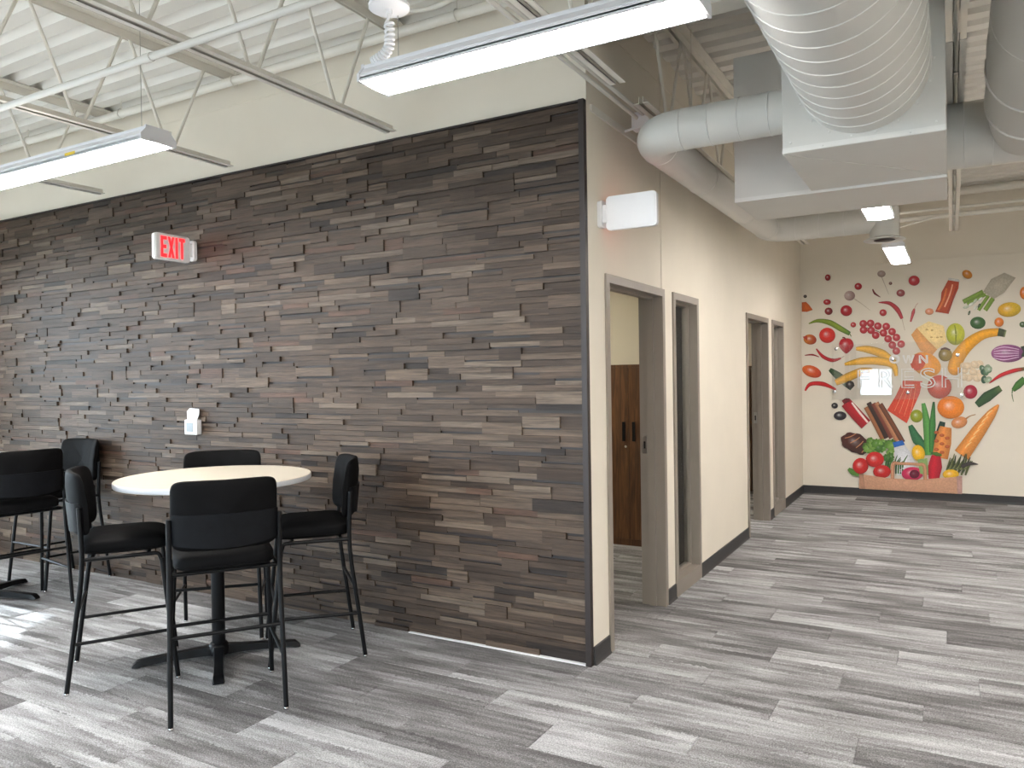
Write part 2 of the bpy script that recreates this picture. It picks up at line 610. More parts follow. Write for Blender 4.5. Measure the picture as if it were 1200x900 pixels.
# ------------------------------------------------------------------ setting: wood cladding on wall_front
random.seed(11)
NR = 86
RH = (HP - .014) / NR
CX = .03
X0c = XL
NC = int(round((0 - .032 - X0c) / CX))
occ = [[False] * NC for _ in range(NR)]
strips = []
DEPTH = [.006, .009, .012, .015, .018, .023]
for r in range(NR):
    k = 0
    while k < NC:
        if occ[r][k]:
            k += 1
            continue
        n = 0
        while k + n < NC and not occ[r][k + n]:
            n += 1
        L = random.choice([5, 6, 8, 9, 10, 11, 12, 13, 15])
        L = min(n, L)
        if n - L < 4:
            L = n
        hgt = 1
        if r + 1 < NR and L <= 12 and random.random() < .13 and not any(occ[r + 1][k:k + L]):
            hgt = 2
        for rr in range(r, r + hgt):
            for kk in range(k, k + L):
                occ[rr][kk] = True
        za, zb = .002 + r * RH, .002 + (r + hgt) * RH
        if random.random() < .16:      # narrow strip: the dark sheet shows above or below as recess shadow
            if random.random() < .7:
                zb -= RH * random.uniform(.22, .42)
            else:
                za += RH * random.uniform(.2, .36)
        strips.append((X0c + k * CX, X0c + (k + L) * CX, za, zb, random.choice(DEPTH) + random.uniform(-.001, .001)))
        k += L
strips = [(px_area([(a, 0, c), (b, 0, c), (b, 0, d), (a, 0, d)]), a, b, c, d, e) for a, b, c, d, e in strips]
strips.sort(reverse=True)
MB().box(XL, -.001, -.0016, -.0002, 0, HP - .003).build('gap_shade_sheet', M['trimdark'], wall_front)  # dark sheet painted in as the shadow between strips
unit = None
rest = MB()
for i, (ar, a, b, c, d, e) in enumerate(strips):
    g_ = .0008
    if i < 300:
        if unit is None:
            unit = o = MB().box(-.5, .5, -1, 0, -.5, .5).build('wood_strip', M['strip'], wall_front)
        else:
            o = unit.copy()
            col.objects.link(o)
        o.location = ((a + b) / 2, 0, (c + d) / 2)
        o.scale = (b - a - 2 * g_, e, d - c - 2 * g_)
    else:
        rest.box(a + g_, b - g_, -e, 0, c + g_, d - g_)
tag(rest.build('wood_strip_field', M['strip'], wall_front), kind='stuff')
tag(MB().box(-.032, 0, -.038, -.0005, 0, HP).build('trim_1', M['trimdark']), kind='structure')
tag(MB().box(XL, -.032, -.030, -.0005, HP - .012, HP).build('trim_2', M['trimdark']), kind='structure')
tag(MB().box(-1.25, -.034, -.034, -.0005, .0, .005).build('trim_3', M['white_met']), kind='structure')

# ------------------------------------------------------------------ setting: baseboards, door and sidelight frames
BH, BT = .102, .008
bb = MB()
cutsy = [WT - .15, D1[0], D1[1], S1[0], S1[1], D3[0], D3[1], S2[0], S2[1], YF]
for a, b in ((.0, D1[0]), (D1[1], S1[0]), (S1[1], D3[0]), (D3[1], S2[0]), (S2[1], YF)):
    bb.extrude([(0, 0), (BT * 2.2, 0), (BT * 1.3, .012), (BT, .03), (BT, BH - .004), (BT * .4, BH), (0, BH)], a, b, lambda u, v, d: (u, d, v))
tag(bb.build('baseboard_corridor', M['base']), kind='structure')
tag(MB().extrude([(0, 0), (-BT * 2.2, 0), (-BT * 1.3, .012), (-BT, .03), (-BT, BH - .004), (-BT * .4, BH), (0, BH)], BT, XR,
                 lambda u, v, d: (d, YF + u, v)).build('baseboard_far', M['base']), kind='structure')
tag(MB().box(-3.7, -WT, 3.40 - BT, 3.40, 0, BH).build('baseboard_office', M['base']), kind='structure')


def frame_profile(mb, y0, y1, z0, z1, fw, stop=True, sill=0.0, x0=-WT - .012, x1=.012):
    """hollow-metal frame around an opening in the corridor wall"""
    zb = z0 + sill
    mb.box(x0, x1, y0, y0 + fw, z0, z1)
    mb.box(x0, x1, y1 - fw, y1, z0, z1)
    mb.box(x0, x1, y0 + fw, y1 - fw, z1 - fw, z1)
    if sill:
        mb.box(x0, x1, y0 + fw, y1 - fw, z0, zb)
    if stop:
        sx0, sx1, sd = -.105, -.055, .016
        mb.box(sx0, sx1, y0 + fw, y0 + fw + sd, zb, z1 - fw)
        mb.box(sx0, sx1, y1 - fw - sd, y1 - fw, zb, z1 - fw)
        mb.box(sx0, sx1, y0 + fw + sd, y1 - fw - sd, z1 - fw - sd, z1 - fw)
        if sill:
            mb.box(sx0, sx1, y0 + fw + sd, y1 - fw - sd, zb, zb + sd)


FW = .05
for k, D in enumerate((D1, D3)):
    e = empty('door_%d' % (k + 1), (0, (D[0] + D[1]) / 2, 0), kind='structure')
    mb = MB()
    frame_profile(mb, D[0], D[1], 0, DH, FW)
    o = mb.build('door_frame', M['frame'], e)
    o.location = (0, -(D[0] + D[1]) / 2, 0)
    yj = D[1] - FW - (D[0] + D[1]) / 2
    st_ = MB().bevbox(-.147, -.112, yj - .003, yj, 1.05, 1.17, .001).build('strike_plate', M['strike'], e)
    MB().box(-.136, -.123, yj - .0036, yj - .0029, 1.085, 1.135).build('strike_hole', M['hole'], st_)
    # leaf standing open inside the room, hinged on the near jamb
    yh = D[0] + FW - (D[0] + D[1]) / 2
    lf = MB().bevbox(-WT - .012 - .92, -WT - .014, yh - .055, yh - .011, .012, DH - FW - .005, .002).build('door_leaf', M['walnut'], e)
    hd = MB().tube(fillet([(-WT - .86, yh - .011, 1.0), (-WT - .86, yh + .045, 1.0), (-WT - .74, yh + .045, 1.0)], .02), .009, 10)
    hd.build('lever_handle', M['strike'], lf, smooth=True)
for k, S in enumerate((S1, S2)):
    wn_ += 1
    ym = (S[0] + S[1]) / 2
    e = empty('window_%d' % wn_, (0, ym, 0), kind='structure')
    mb = MB()
    frame_profile(mb, S[0] - ym, S[1] - ym, 0, DH, FW, sill=.11)
    mb.build('window_frame', M['frame'], e)
    MB().box(-.083, -.077, S[0] - ym + FW + .002, S[1] - ym - FW - .002, .112, DH - FW - .002).build('pane', M['glass'], e)

# ------------------------------------------------------------------ setting: roof deck
P, DD = .19, .05
prof = []
y = YB - .2
while y < YF + .2:
    prof += [(y, ZD), (y + .095, ZD), (y + .122, ZD + DD), (y + .163, ZD + DD)]
    y += P
mb = MB()
n = len(prof)
vs_ = [(XL - .15, a, b) for a, b in prof] + [(XR + .15, a, b) for a, b in prof]
mb.add(vs_, [(i, i + 1, n + i + 1, n + i) for i in range(n - 1)])
mb.box(XL - .15, XR + .15, YB - .2, YF + .2, ZD + DD + .002, ZD + .12)
ceiling = tag(mb.build('ceiling', M['deck']), kind='structure')


# ------------------------------------------------------------------ roof joists
def joist(x, y0, y1, nodes, label, group):
    """open-web joist along Y; bottom chord y0..y1, deck above"""
    e = empty('roof_joist', (x, (y0 + y1) / 2, 3.125), label=label, cat='joist', group=group)
    e_y, e_z = (y0 + y1) / 2, 3.125
    zb, zt = 0.0, ZD - .003 - 3.125
    b = MB()
    for s in (-1, 1):   # double angle: vertical legs back to back, flanges out
        b.box(*sorted((s * .010, s * .014)), y0 - e_y, y1 - e_y, zb, zb + .038)
        b.box(*sorted((s * .010, s * .044)), y0 - e_y, y1 - e_y, zb, zb + .004)
    b.build('bottom_chord', M['steel'], e)
    tcd = MB()
    ya, yb = (y0 - .0, y1 + .085) if y1 < .2 else (y0 - .085, y1 + .1)
    for s in (-1, 1):
        tcd.box(*sorted((s * .010, s * .0145)), ya - e_y, yb - e_y, zt - .055, zt)
        tcd.box(*sorted((s * .010, s * .072)), ya - e_y, yb - e_y, zt - .005, zt)
    tcd.build('top_chord', M['steel'], e)
    for yn in nodes:
        for s in (-1, 1):
            MB().tube([(0, yn - e_y + s * .025, zb + .02), (0, yn - e_y + s * .285, zt - .03)], .0105, 8).build('web', M['steel'], e, smooth=True)
    return e


JX = [-7.04, -5.72, -4.24, -2.74, -1.28, .22, 1.76, 3.24, 4.7]
front_nodes = [-.563 - .61 * i for i in range(12)]
back_nodes = [.75 + .61 * i for i in range(9)]
lab_f = {-4.24: 'cream steel open-web joist ending above the second high table',
         -2.74: 'cream steel open-web joist ending above the red exit sign',
         -1.28: 'cream steel open-web joist ending by the coiled white lamp cord',
         .22: 'cream steel open-web joist ending above the corner of the wood wall',
         1.76: 'cream steel open-web joist ending between the two large round ducts'}
for x in JX:
    if x in lab_f:
        joist(x, -7.4, -.085, front_nodes, lab_f[x], 'roof joists over the seating area')
for x, lb in ((.22, 'cream steel open-web joist running along the top of the corridor wall'), (1.76, 'cream steel open-web joist beyond the square duct plenum')):
    joist(x, .26, 5.9, back_nodes, lb, 'roof joists over the corridor')

# bearing girder over the open corridor mouth
gd = MB()
gd.box(.02, XR, .06, .20, 3.66, 3.675).box(.02, XR, .06, .20, 3.49, 3.502).box(.02, XR, .125, .135, 3.502, 3.66)
tag(gd.build('roof_girder', M['steel']), 'cream steel girder carrying the joists over the corridor mouth', 'girder')


def pipe(name, pts, r, label, cat, mat='pipe', seg=10, group=None):
    o = MB().tube(pts, r, seg).build(name, M[mat], smooth=True)
    return tag(o, label, cat, group)


wp = empty('conduit', (0, 0, 0), label='white conduit crossing below the joists over the high tables', cat='conduit')
MB().tube([(XL, -1.665, 3.06), (.75, -1.665, 3.06)], .0165, 10).build('pipe', M['pipe'], wp, smooth=True)
for x in (-3.2, -1.43, .3):
    MB().tube([(x, -1.665, 3.06), (x + .05, -1.665, 3.06)], .0205, 12).build('coupling', M['pipe'], wp, smooth=True)
sp = empty('sprinkler_pipe', (0, 0, 0), label='cream pipe hung along the top of the wall above the wood cladding', cat='pipe')
MB().tube([(XL, -.13, 3.70), (-.02, -.13, 3.70)], .030, 12).build('pipe', M['steel'], sp, smooth=True)
for x in (-5.2, -3.9, -2.62, -.75):
    rg = [(x, -.13 + .036 * math.cos(a), 3.70 + .036 * math.sin(a)) for a in [2 * PI * i / 16 for i in range(16)]]
    h_ = MB().tube(rg, .004, 6, closed=True)
    h_.tube([(x, -.13, 3.736), (x, -.13, ZD)], .004, 6)
    h_.build('hanger', M['steel'], sp, smooth=True)

# conduits along the corridor wall with the junction box
for k, (xo, zo, ya, yb) in enumerate(((.10, 3.14, -2.2, .52), (.14, 3.155, -2.2, .52), (.10, 3.10, .60, 3.2))):
    pipe('conduit', [(xo, ya, zo), (xo, yb, zo)], .012 if k < 2 else .017,
         (('thin white conduit into the junction box, the one closer to the corridor wall', 'thin white conduit into the junction box, the one closer to the joist')[k] if k < 2 else 'cream pipe leaving the junction box along the corridor wall'),
         'conduit', 'pipe' if k < 2 else 'steel', group='conduits at the junction box' if k < 2 else None)
jb = empty('junction_box', (.12, .56, 3.13), label='white junction box on an arm high on the corridor wall', cat='junction box')
MB().bevbox(-.055, .055, -.04, .04, -.055, .045, .004).build('box_body', M['white_pl'], jb)
MB().bevbox(-.05, .05, -.043, -.04, -.045, .035, .001).build('cover', M['white_pl'], jb)
MB().tube([(-.12, -.01, -.05), (-.05, -.01, -.04)], .008, 8).build('support_arm', M['white_pl'], jb, smooth=True)
tag(MB().box(0, .012, .05, 3.4, 3.06, 3.10).build('wall_strut', M['steel']), 'cream strut channel fixed along the upper corridor wall', 'strut')

# far conduits
for k, (zo, r, xa) in enumerate(((3.30, .016, 1.15), (3.225, .026, 1.15))):
    pipe('conduit', [(xa, 5.45, zo), (XR, 5.45, zo)], r, ['thin', 'thick'][k] + ' cream conduit crossing in front of the mural wall', 'conduit', 'steel')
pipe('brace_rod', [(1.15, 5.40, 3.12), (1.62, 5.40, 3.215)], .010, 'short slanted cream rod under the conduits near the mural', 'rod', 'steel')
pipe('sprinkler_pipe', [(.9, 6.72, 3.72), (XR, 6.72, 3.72)], .05, 'cream pipe high along the top of the mural wall', 'pipe', 'steel', 14)

# ------------------------------------------------------------------ ducts
def rings(path_fn, n, r, parent, mat='seam', th=.004):
    pass


BZ = 2.62
# big spiral duct
dc = Vector((1.392, 0, 2.945))
DR = .272
sd = empty('spiral_duct', (dc.x, -.09, dc.z), label='large pale spiral duct entering the square plenum', cat='duct')
MB().tube([(0, -4.6, 0), (0, 0.01, 0)], DR, 64).build('duct_body', M['duct'], sd, smooth=True)
hel = []
turns, pitch_ = 33, .1375
for i in range(turns * 40 + 1):
    a = 2 * PI * i / 40
    hel.append(((DR + .0005) * math.cos(a), -.002 - i / 40 * pitch_, (DR + .0005) * math.sin(a)))
MB().tube(hel, .0032, 5).build('spiral_seam', M['seam'], sd, smooth=True)
sc_ = MB()
for i in range(18):
    a = 2 * PI * i / 18
    p = Vector((DR + .012) * Vector((math.cos(a), 0, math.sin(a))))
    sc_.tube([(p.x, -.006, p.z), (p.x, .001, p.z)], .004, 6)
sc_.build('screw', M['seam'], sd)

pl = empty('plenum_box', (1.38, .35, BZ), label='pale square plenum box at the end of the spiral duct', cat='plenum')
MB().bevbox(1.043 - 1.38, 1.716 - 1.38, -.085 - .35, .775 - .35, 0.008, .68, .003).build('box_body', M['duct'], pl)
fl_ = MB()
fl_.box(1.043 - 1.38, 1.716 - 1.38, -.0895 - .35, -.084 - .35, .010, .034)
fl_.build('lip', M['seam'], pl)
pb = MB()
# diagonal cross-break pressed in the underside
pb.extrude([(-.337, -.43), (-.330, -.43), (.336, .42), (.329, .42)], .0055, .009, lambda u, v, d: (u, v, d))
pb.build('cross_break', M['duct'], pl)
scr = MB()
for x, z in ((-.30, .055), (-.30, .62), (.30, .05), (.30, .62), (.02, .022), (-.16, .022), (.2, .022)):
    scr.tube([(x, -.4385, z), (x, -.446, z)], .005, 8)
scr.build('screw', M['seam'], pl)
p2 = empty('plenum_box', (1.16, 1.1, BZ - .005), label='larger pale square plenum box behind the spiral duct plenum', cat='plenum')
MB().bevbox(.612 - 1.16, 1.714 - 1.16, .78 - 1.1, 1.41 - 1.1, 0, .86, .003).build('box_body', M['duct'], p2)
MB().box(.612 - 1.16, 1.714 - 1.16, .776 - 1.1, .7805 - 1.1, .0, .024).build('lip', M['seam'], p2)

# branch duct: plenum -> elbow -> along corridor wall -> elbow -> diffuser
BX, BY, BZc, BR = .295, .14, 2.90, .107
BY2, DX2 = 3.47, 1.235
br = empty('branch_duct', (BX, 1.8, BZc), label='pale round branch duct bending along the corridor wall to a drop diffuser', cat='duct')
path = fillet([(1.044, BY, BZc), (BX, BY, BZc), (BX, BY2, BZc), (DX2, BY2, BZc)], .21, 8)
path = [Vector(p) - Vector((BX, 1.8, BZc)) for p in path]
MB().tube(path, BR, 32).build('duct_body', M['duct'], br, smooth=60)
def ring(c, axis, r, th):
    c, axis = Vector(c), Vector(axis).normalized()
    a0 = Vector((0, 0, 1))
    b0 = axis.cross(a0)
    return [c + (a0 * math.cos(2 * PI * i / 32) + b0 * math.sin(2 * PI * i / 32)) * r for i in range(32)]
for c, ax in [((.95, BY, BZc), (1, 0, 0)), ((.80, BY, BZc), (1, 0, 0)), ((.65, BY, BZc), (1, 0, 0)), ((.50, BY, BZc), (1, 0, 0)),
              ((BX, .36, BZc), (0, 1, 0)), ((BX, 1.2, BZc), (0, 1, 0)), ((BX, 2.4, BZc), (0, 1, 0)), ((BX, 3.25, BZc), (0, 1, 0)),
              ((.52, BY2, BZc), (1, 0, 0)), ((.72, BY2, BZc), (1, 0, 0)), ((.92, BY2, BZc), (1, 0, 0))]:
    pts_ = [p - Vector((BX, 1.8, BZc)) for p in ring(c, ax, BR + .001, .003)]
    MB().tube(pts_, .0026, 6, closed=True).build('seam_ring', M['seam'], br, smooth=True)
df = MB()
o_ = Vector((DX2 - BX, BY2 - 1.8, 0))
df.lathe([(.115, -.165), (.115, .10)], 32, o_)
df.build('drop_collar', M['duct'], br, smooth=60)
MB().lathe([(.112, -.158), (.15, -.178), (.165, -.180), (.165, -.174), (.115, -.150)], 32, o_).build('diffuser_flange', M['seam'], br, smooth=True)
MB().lathe([(.075, -.182), (.085, -.178), (.02, -.172)], 32, o_).build('diffuser_cone', M['base'], br, smooth=True)
for yy in (1.0, 2.6):
    MB().tube([(-.0, yy - 1.8, BR), (-.0, yy - 1.8, ZD - BZc)], .004, 6).build('hanger', M['steel'], br)

# round duct on the right with its cross duct
rd = empty('return_duct', (2.13, 0, 3.12), label='wide round duct tapering down into a pale cross duct beside the plenum boxes', cat='duct')
rpath = [(0.12, -4.5, .06), (.06, -.9, .06), (.03, -.2, .04), (0, .35, -.03), (-.02, .85, -.13), (-.02, 1.2, -.18)]
MB().tube(rpath, [.27, .27, .268, .25, .22, .18], 40).build('duct_body', M['duct'], rd, smooth=60)
for i, f_ in enumerate((( .045, -.55, .05), (.02, .05, .012), (-.008, .53, -.067), (-.02, .85, -.13))):
    rr = (.272, .264, .242, .222)[i]
    MB().tube(ring(f_, (0, 1, -.15), rr, .003), .006, 6, closed=True).build('seam_ring', M['seam'], rd, smooth=True)
cx_ = MB().tube([(-.884, 0, 0), (2.58, 0, 0)], .185, 40).build('cross_duct', M['duct'], rd, smooth=60)
cx_.location = (2.6 - 2.13, 1.3, 2.955 - 3.12)
for x in (-.80, -.66, -.42, -.1, .3):
    MB().tube(ring((x, 0, 0), (1, 0, 0), .186, .003), .003, 6, closed=True).build('seam_ring', M['seam'], cx_, smooth=True)


# ------------------------------------------------------------------ lamps
LW = .19
LZ = 2.775


def lamp_row(name, x0, nseg, L, y, label, along='x', mat='lens', cable=True, group=None, zz=LZ):
    """suspended strip light: x0 = low end, nseg lenses of length L"""
    tot = nseg * L
    e = empty(name, (x0 + tot / 2, y, zz) if along == 'x' else (x0, y + tot / 2, zz), 0 if along == 'x' else PI / 2, label, 'light', group)
    h = tot / 2
    hw = LW / 2
    body = MB().extrude([(-hw, .004), (-hw, .022), (-hw * .72, .052), (-hw * .72, .066), (hw * .72, .066), (hw * .72, .052), (hw, .022), (hw, .004)],
                        -h, h, lambda u, v, d: (d, u, v))
    body.build('housing', M['white_met'], e)
    for s in (-1, 1):
        MB().extrude([(-hw - .003, -.006), (-hw - .003, .024), (-hw * .75, .055), (-hw * .75, .07), (hw * .75, .07), (hw * .75, .055), (hw + .003, .024), (hw + .003, -.006)],
                     *sorted((s * h, s * (h + .012))), lambda u, v, d: (d, u, v)).build('end_cap', M['white_met'], e)
        MB().box(-h, h, *sorted((s * (hw - .008), s * hw)), -.004, .010).build('edge_rail', M['white_met'], e)
    for k in range(nseg):
        a, b = -h + k * L + .004, -h + (k + 1) * L - .004
        pf = [(-hw + .008, .006)] + [(-(hw - .008) * math.cos(PI * i / 10), .002 - .014 * math.sin(PI * i / 10)) for i in range(11)] + [(hw - .008, .006)]
        MB().extrude(pf, a, b, lambda u, v, d: (d, u, v)).build('lens', M[mat], e)
    if mat == 'lens':
        MB().box(-h + .05, h - .05, -.028, .028, .066, .070).build('added_uplight', M['uplight'], e)  # glowing slot added to lift the ceiling, not a known lamp part
    if cable:
        for s in (-1, 1):
            MB().tube([(s * (h - .12), 0, .066), (s * (h - .12), 0, ZD - .01 - zz)], .0016, 5).build('suspension_cable', M['strike'], e)
    return e


YL = -1.445
l2 = lamp_row('strip_light', -1.655 - 2.62, 2, 1.31, YL, 'two-lens suspended strip light with a yellow sticker over the high tables', group='suspended strip lights')
MB().box(1.31 - .62, 1.31 - .53, -LW / 2 - .001, -LW / 2 + .003, .006, .021).build('sticker', M['yellow'], l2)
l1 = lamp_row('strip_light', -.285, 1, 1.325, YL, 'suspended strip light powered by a coiled white cord', group='suspended strip lights')
for k, (x0, n_) in enumerate(((2.5, 2), (-7.0, 1))):  # out-of-view lamps added for the seating area's light
    lamp_row('strip_light', x0, n_, 1.3, YL, 'added unseen strip light continuing the row over the seating area', group='suspended strip lights')
for k, x0 in enumerate((-5.2, -1.6, 2.0)):  # assumed row behind the camera, added for room light
    lamp_row('strip_light', x0, 2, 1.3, -4.9, 'added unseen strip light in the row nearest the back windows', group='suspended strip lights', zz=2.78)
lamp_row('strip_light', 1.265, 1, 1.20, 1.44, 'strip light showing just behind the larger plenum box', 'y', group='corridor strip lights', zz=2.765)
lamp_row('strip_light', 1.265, 1, 1.25, 4.10, 'strip light hanging before the food mural', 'y', group='corridor strip lights', zz=2.75)
for y0 in (1.6, 3.9):  # out-of-view lamps added to brighten the corridor side
    lamp_row('strip_light', 3.5, 1, 1.25, y0, 'added unseen strip light over the open area right of the corridor', 'y', group='corridor strip lights')
for y0 in (1.2, 4.4):
    lamp_row('office_light', -1.9, 1, 1.2, y0, 'strip light hanging inside the office with the brown cabinet' if y0 < 2 else 'strip light hanging inside the second office', 'y', 'lens_off', zz=2.7)

# coiled cord and its canopy for the lamp beside the corner
cc = empty('coiled_cord', (-.16, -1.50, LZ + .07), label='coiled white power cord hanging from a round ceiling box', cat='cord')
cpos = Vector((-.16, -1.50, LZ + .07))
axis = [Vector((-.085, 0, .005)), Vector((-.065, 0, .012)), Vector((-.03, 0, .026)), Vector((-.008, 0, .05)), Vector((-.004, 0, .09)), Vector((-.006, 0, .142))]
def axis_at(t_):
    n_ = len(axis) - 1
    i = min(int(t_ * n_), n_ - 1)
    f_ = t_ * n_ - i
    p0, p1, p2, p3 = axis[max(i - 1, 0)], axis[i], axis[i + 1], axis[min(i + 2, n_)]
    return .5 * ((2 * p1) + (p2 - p0) * f_ + (2 * p0 - 5 * p1 + 4 * p2 - p3) * f_ ** 2 + (3 * p1 - p0 - 3 * p2 + p3) * f_ ** 3)
hp = []
N_ = 13 * 16
for i in range(N_ + 1):
    t_ = i / N_
    c0 = axis_at(t_)
    tg = (axis_at(min(1, t_ + .01)) - axis_at(max(0, t_ - .01))).normalized()
    n1 = tg.cross(Vector((0, 1, 0))).normalized()
    n2_ = tg.cross(n1)
    a = 2 * PI * i / 16
    hp.append(c0 + (n1 * math.cos(a) + n2_ * math.sin(a)) * .0165)
hp.append(axis[-1] + Vector((0, 0, .02)))
hp.append(axis[-1] + Vector((.002, 0, .045)))
MB().tube(hp, .0056, 6).build('coil', M['white_pl'], cc, smooth=True)
MB().lathe([(.070, .190), (.080, .196), (.080, .208), (.04, .218)], 32, (-.004, 0, 0)).build('ceiling_box', M['white_pl'], cc, smooth=40)
MB().lathe([(.012, .170), (.012, .192)], 12, (-.004, 0, 0)).build('cord_grip', M['white_pl'], cc, smooth=40)
pipe('flexible_conduit', fillet([(-1.15, -.30, 3.775), (-.9, -.27, 3.70), (-.62, -.30, 3.70), (-.45, -.8, 3.775)], .2, 8), .014,
     'cream flexible conduit looping under the deck beside the coiled cord', 'conduit', 'steel')


# ------------------------------------------------------------------ bar-height table
def make_table(loc, rz, label):
    e = empty('high_table', loc, rz, label, 'table', 'round high tables along the wood wall')
    MB().lathe([(.50, 1.018), (.530, 1.018), (.535, 1.022), (.535, 1.046), (.532, 1.050), (.0, 1.0502)][:5] + [(.3, 1.0502)], 72).build('table_top', M['laminate'], e, smooth=40)
    MB().lathe([(.5352, 1.021), (.5362, 1.023), (.5362, 1.045), (.5352, 1.047)], 72).build('edge_band', M['edge'], e, smooth=40)
    MB().lathe([(.15, 1.008), (.16, 1.012), (.16, 1.018)], 24).build('mounting_plate', M['black_met'], e, smooth=40)
    MB().lathe([(.037, .05), (.037, 1.01)], 28).build('column', M['black_met'], e, smooth=40)
    MB().lathe([(.060, .022), (.062, .06), (.045, .085), (.038, .088)], 28).build('base_hub', M['black_met'], e, smooth=40)
    foot = MB()
    secs = [(.03, .034, .020, .072), (.12, .028, .020, .064), (.30, .027, .016, .050), (.405, .030, .010, .040), (.43, .033, .004, .036), (.455, .028, .004, .012)]
    vs, fs = [], []
    for x, hw_, z0, z1 in secs:
        vs += [(x, -hw_, z0), (x, hw_, z0), (x, hw_ * .8, z1), (x, -hw_ * .8, z1)]
    for i in range(len(secs) - 1):
        for k in range(4):
            fs.append((i * 4 + k, i * 4 + (k + 1) % 4, i * 4 + 4 + (k + 1) % 4, i * 4 + 4 + k))
    fs += [(3, 2, 1, 0), tuple(range(len(vs) - 4, len(vs)))]
    first = None
    for k in range(4):
        if first is None:
            first = o = foot.add(vs, fs).build('base_foot', M['black_met'], e, smooth=35)
            gl = MB().lathe([(.014, 0), (.014, .006)], 12, (.425, 0, 0)).build('glide', M['base'], o)
        else:
            o = first.copy()
            col.objects.link(o)
            g2 = gl.copy()
            col.objects.link(g2)
            g2.parent = o
        o.rotation_euler = (0, 0, k * PI / 2)
    return e


make_table((-1.983, -.87, 0), math.radians(50), 'round cream bar-height table with four stools around it')
make_table((-4.60, -.87, 0), math.radians(24), 'round cream bar-height table partly behind the stool with its back turned')


# ------------------------------------------------------------------ bar stools
def rounded(mb, fn, nu=28, nv=14):
    """closed surface from fn(u in [0,2pi), v in [-pi/2,pi/2])"""
    vs, fs = [], []
    for j in range(nv + 1):
        v = -PI / 2 + PI * j / nv
        for i in range(nu):
            vs.append(fn(2 * PI * i / nu, v))
    for j in range(nv):
        for i in range(nu):
            i2 = (i + 1) % nu
            fs.append((j * nu + i, j * nu + i2, (j + 1) * nu + i2, (j + 1) * nu + i))
    return mb.add(vs, fs)


def spow(a, p):
    return math.copysign(abs(a) ** p, a)


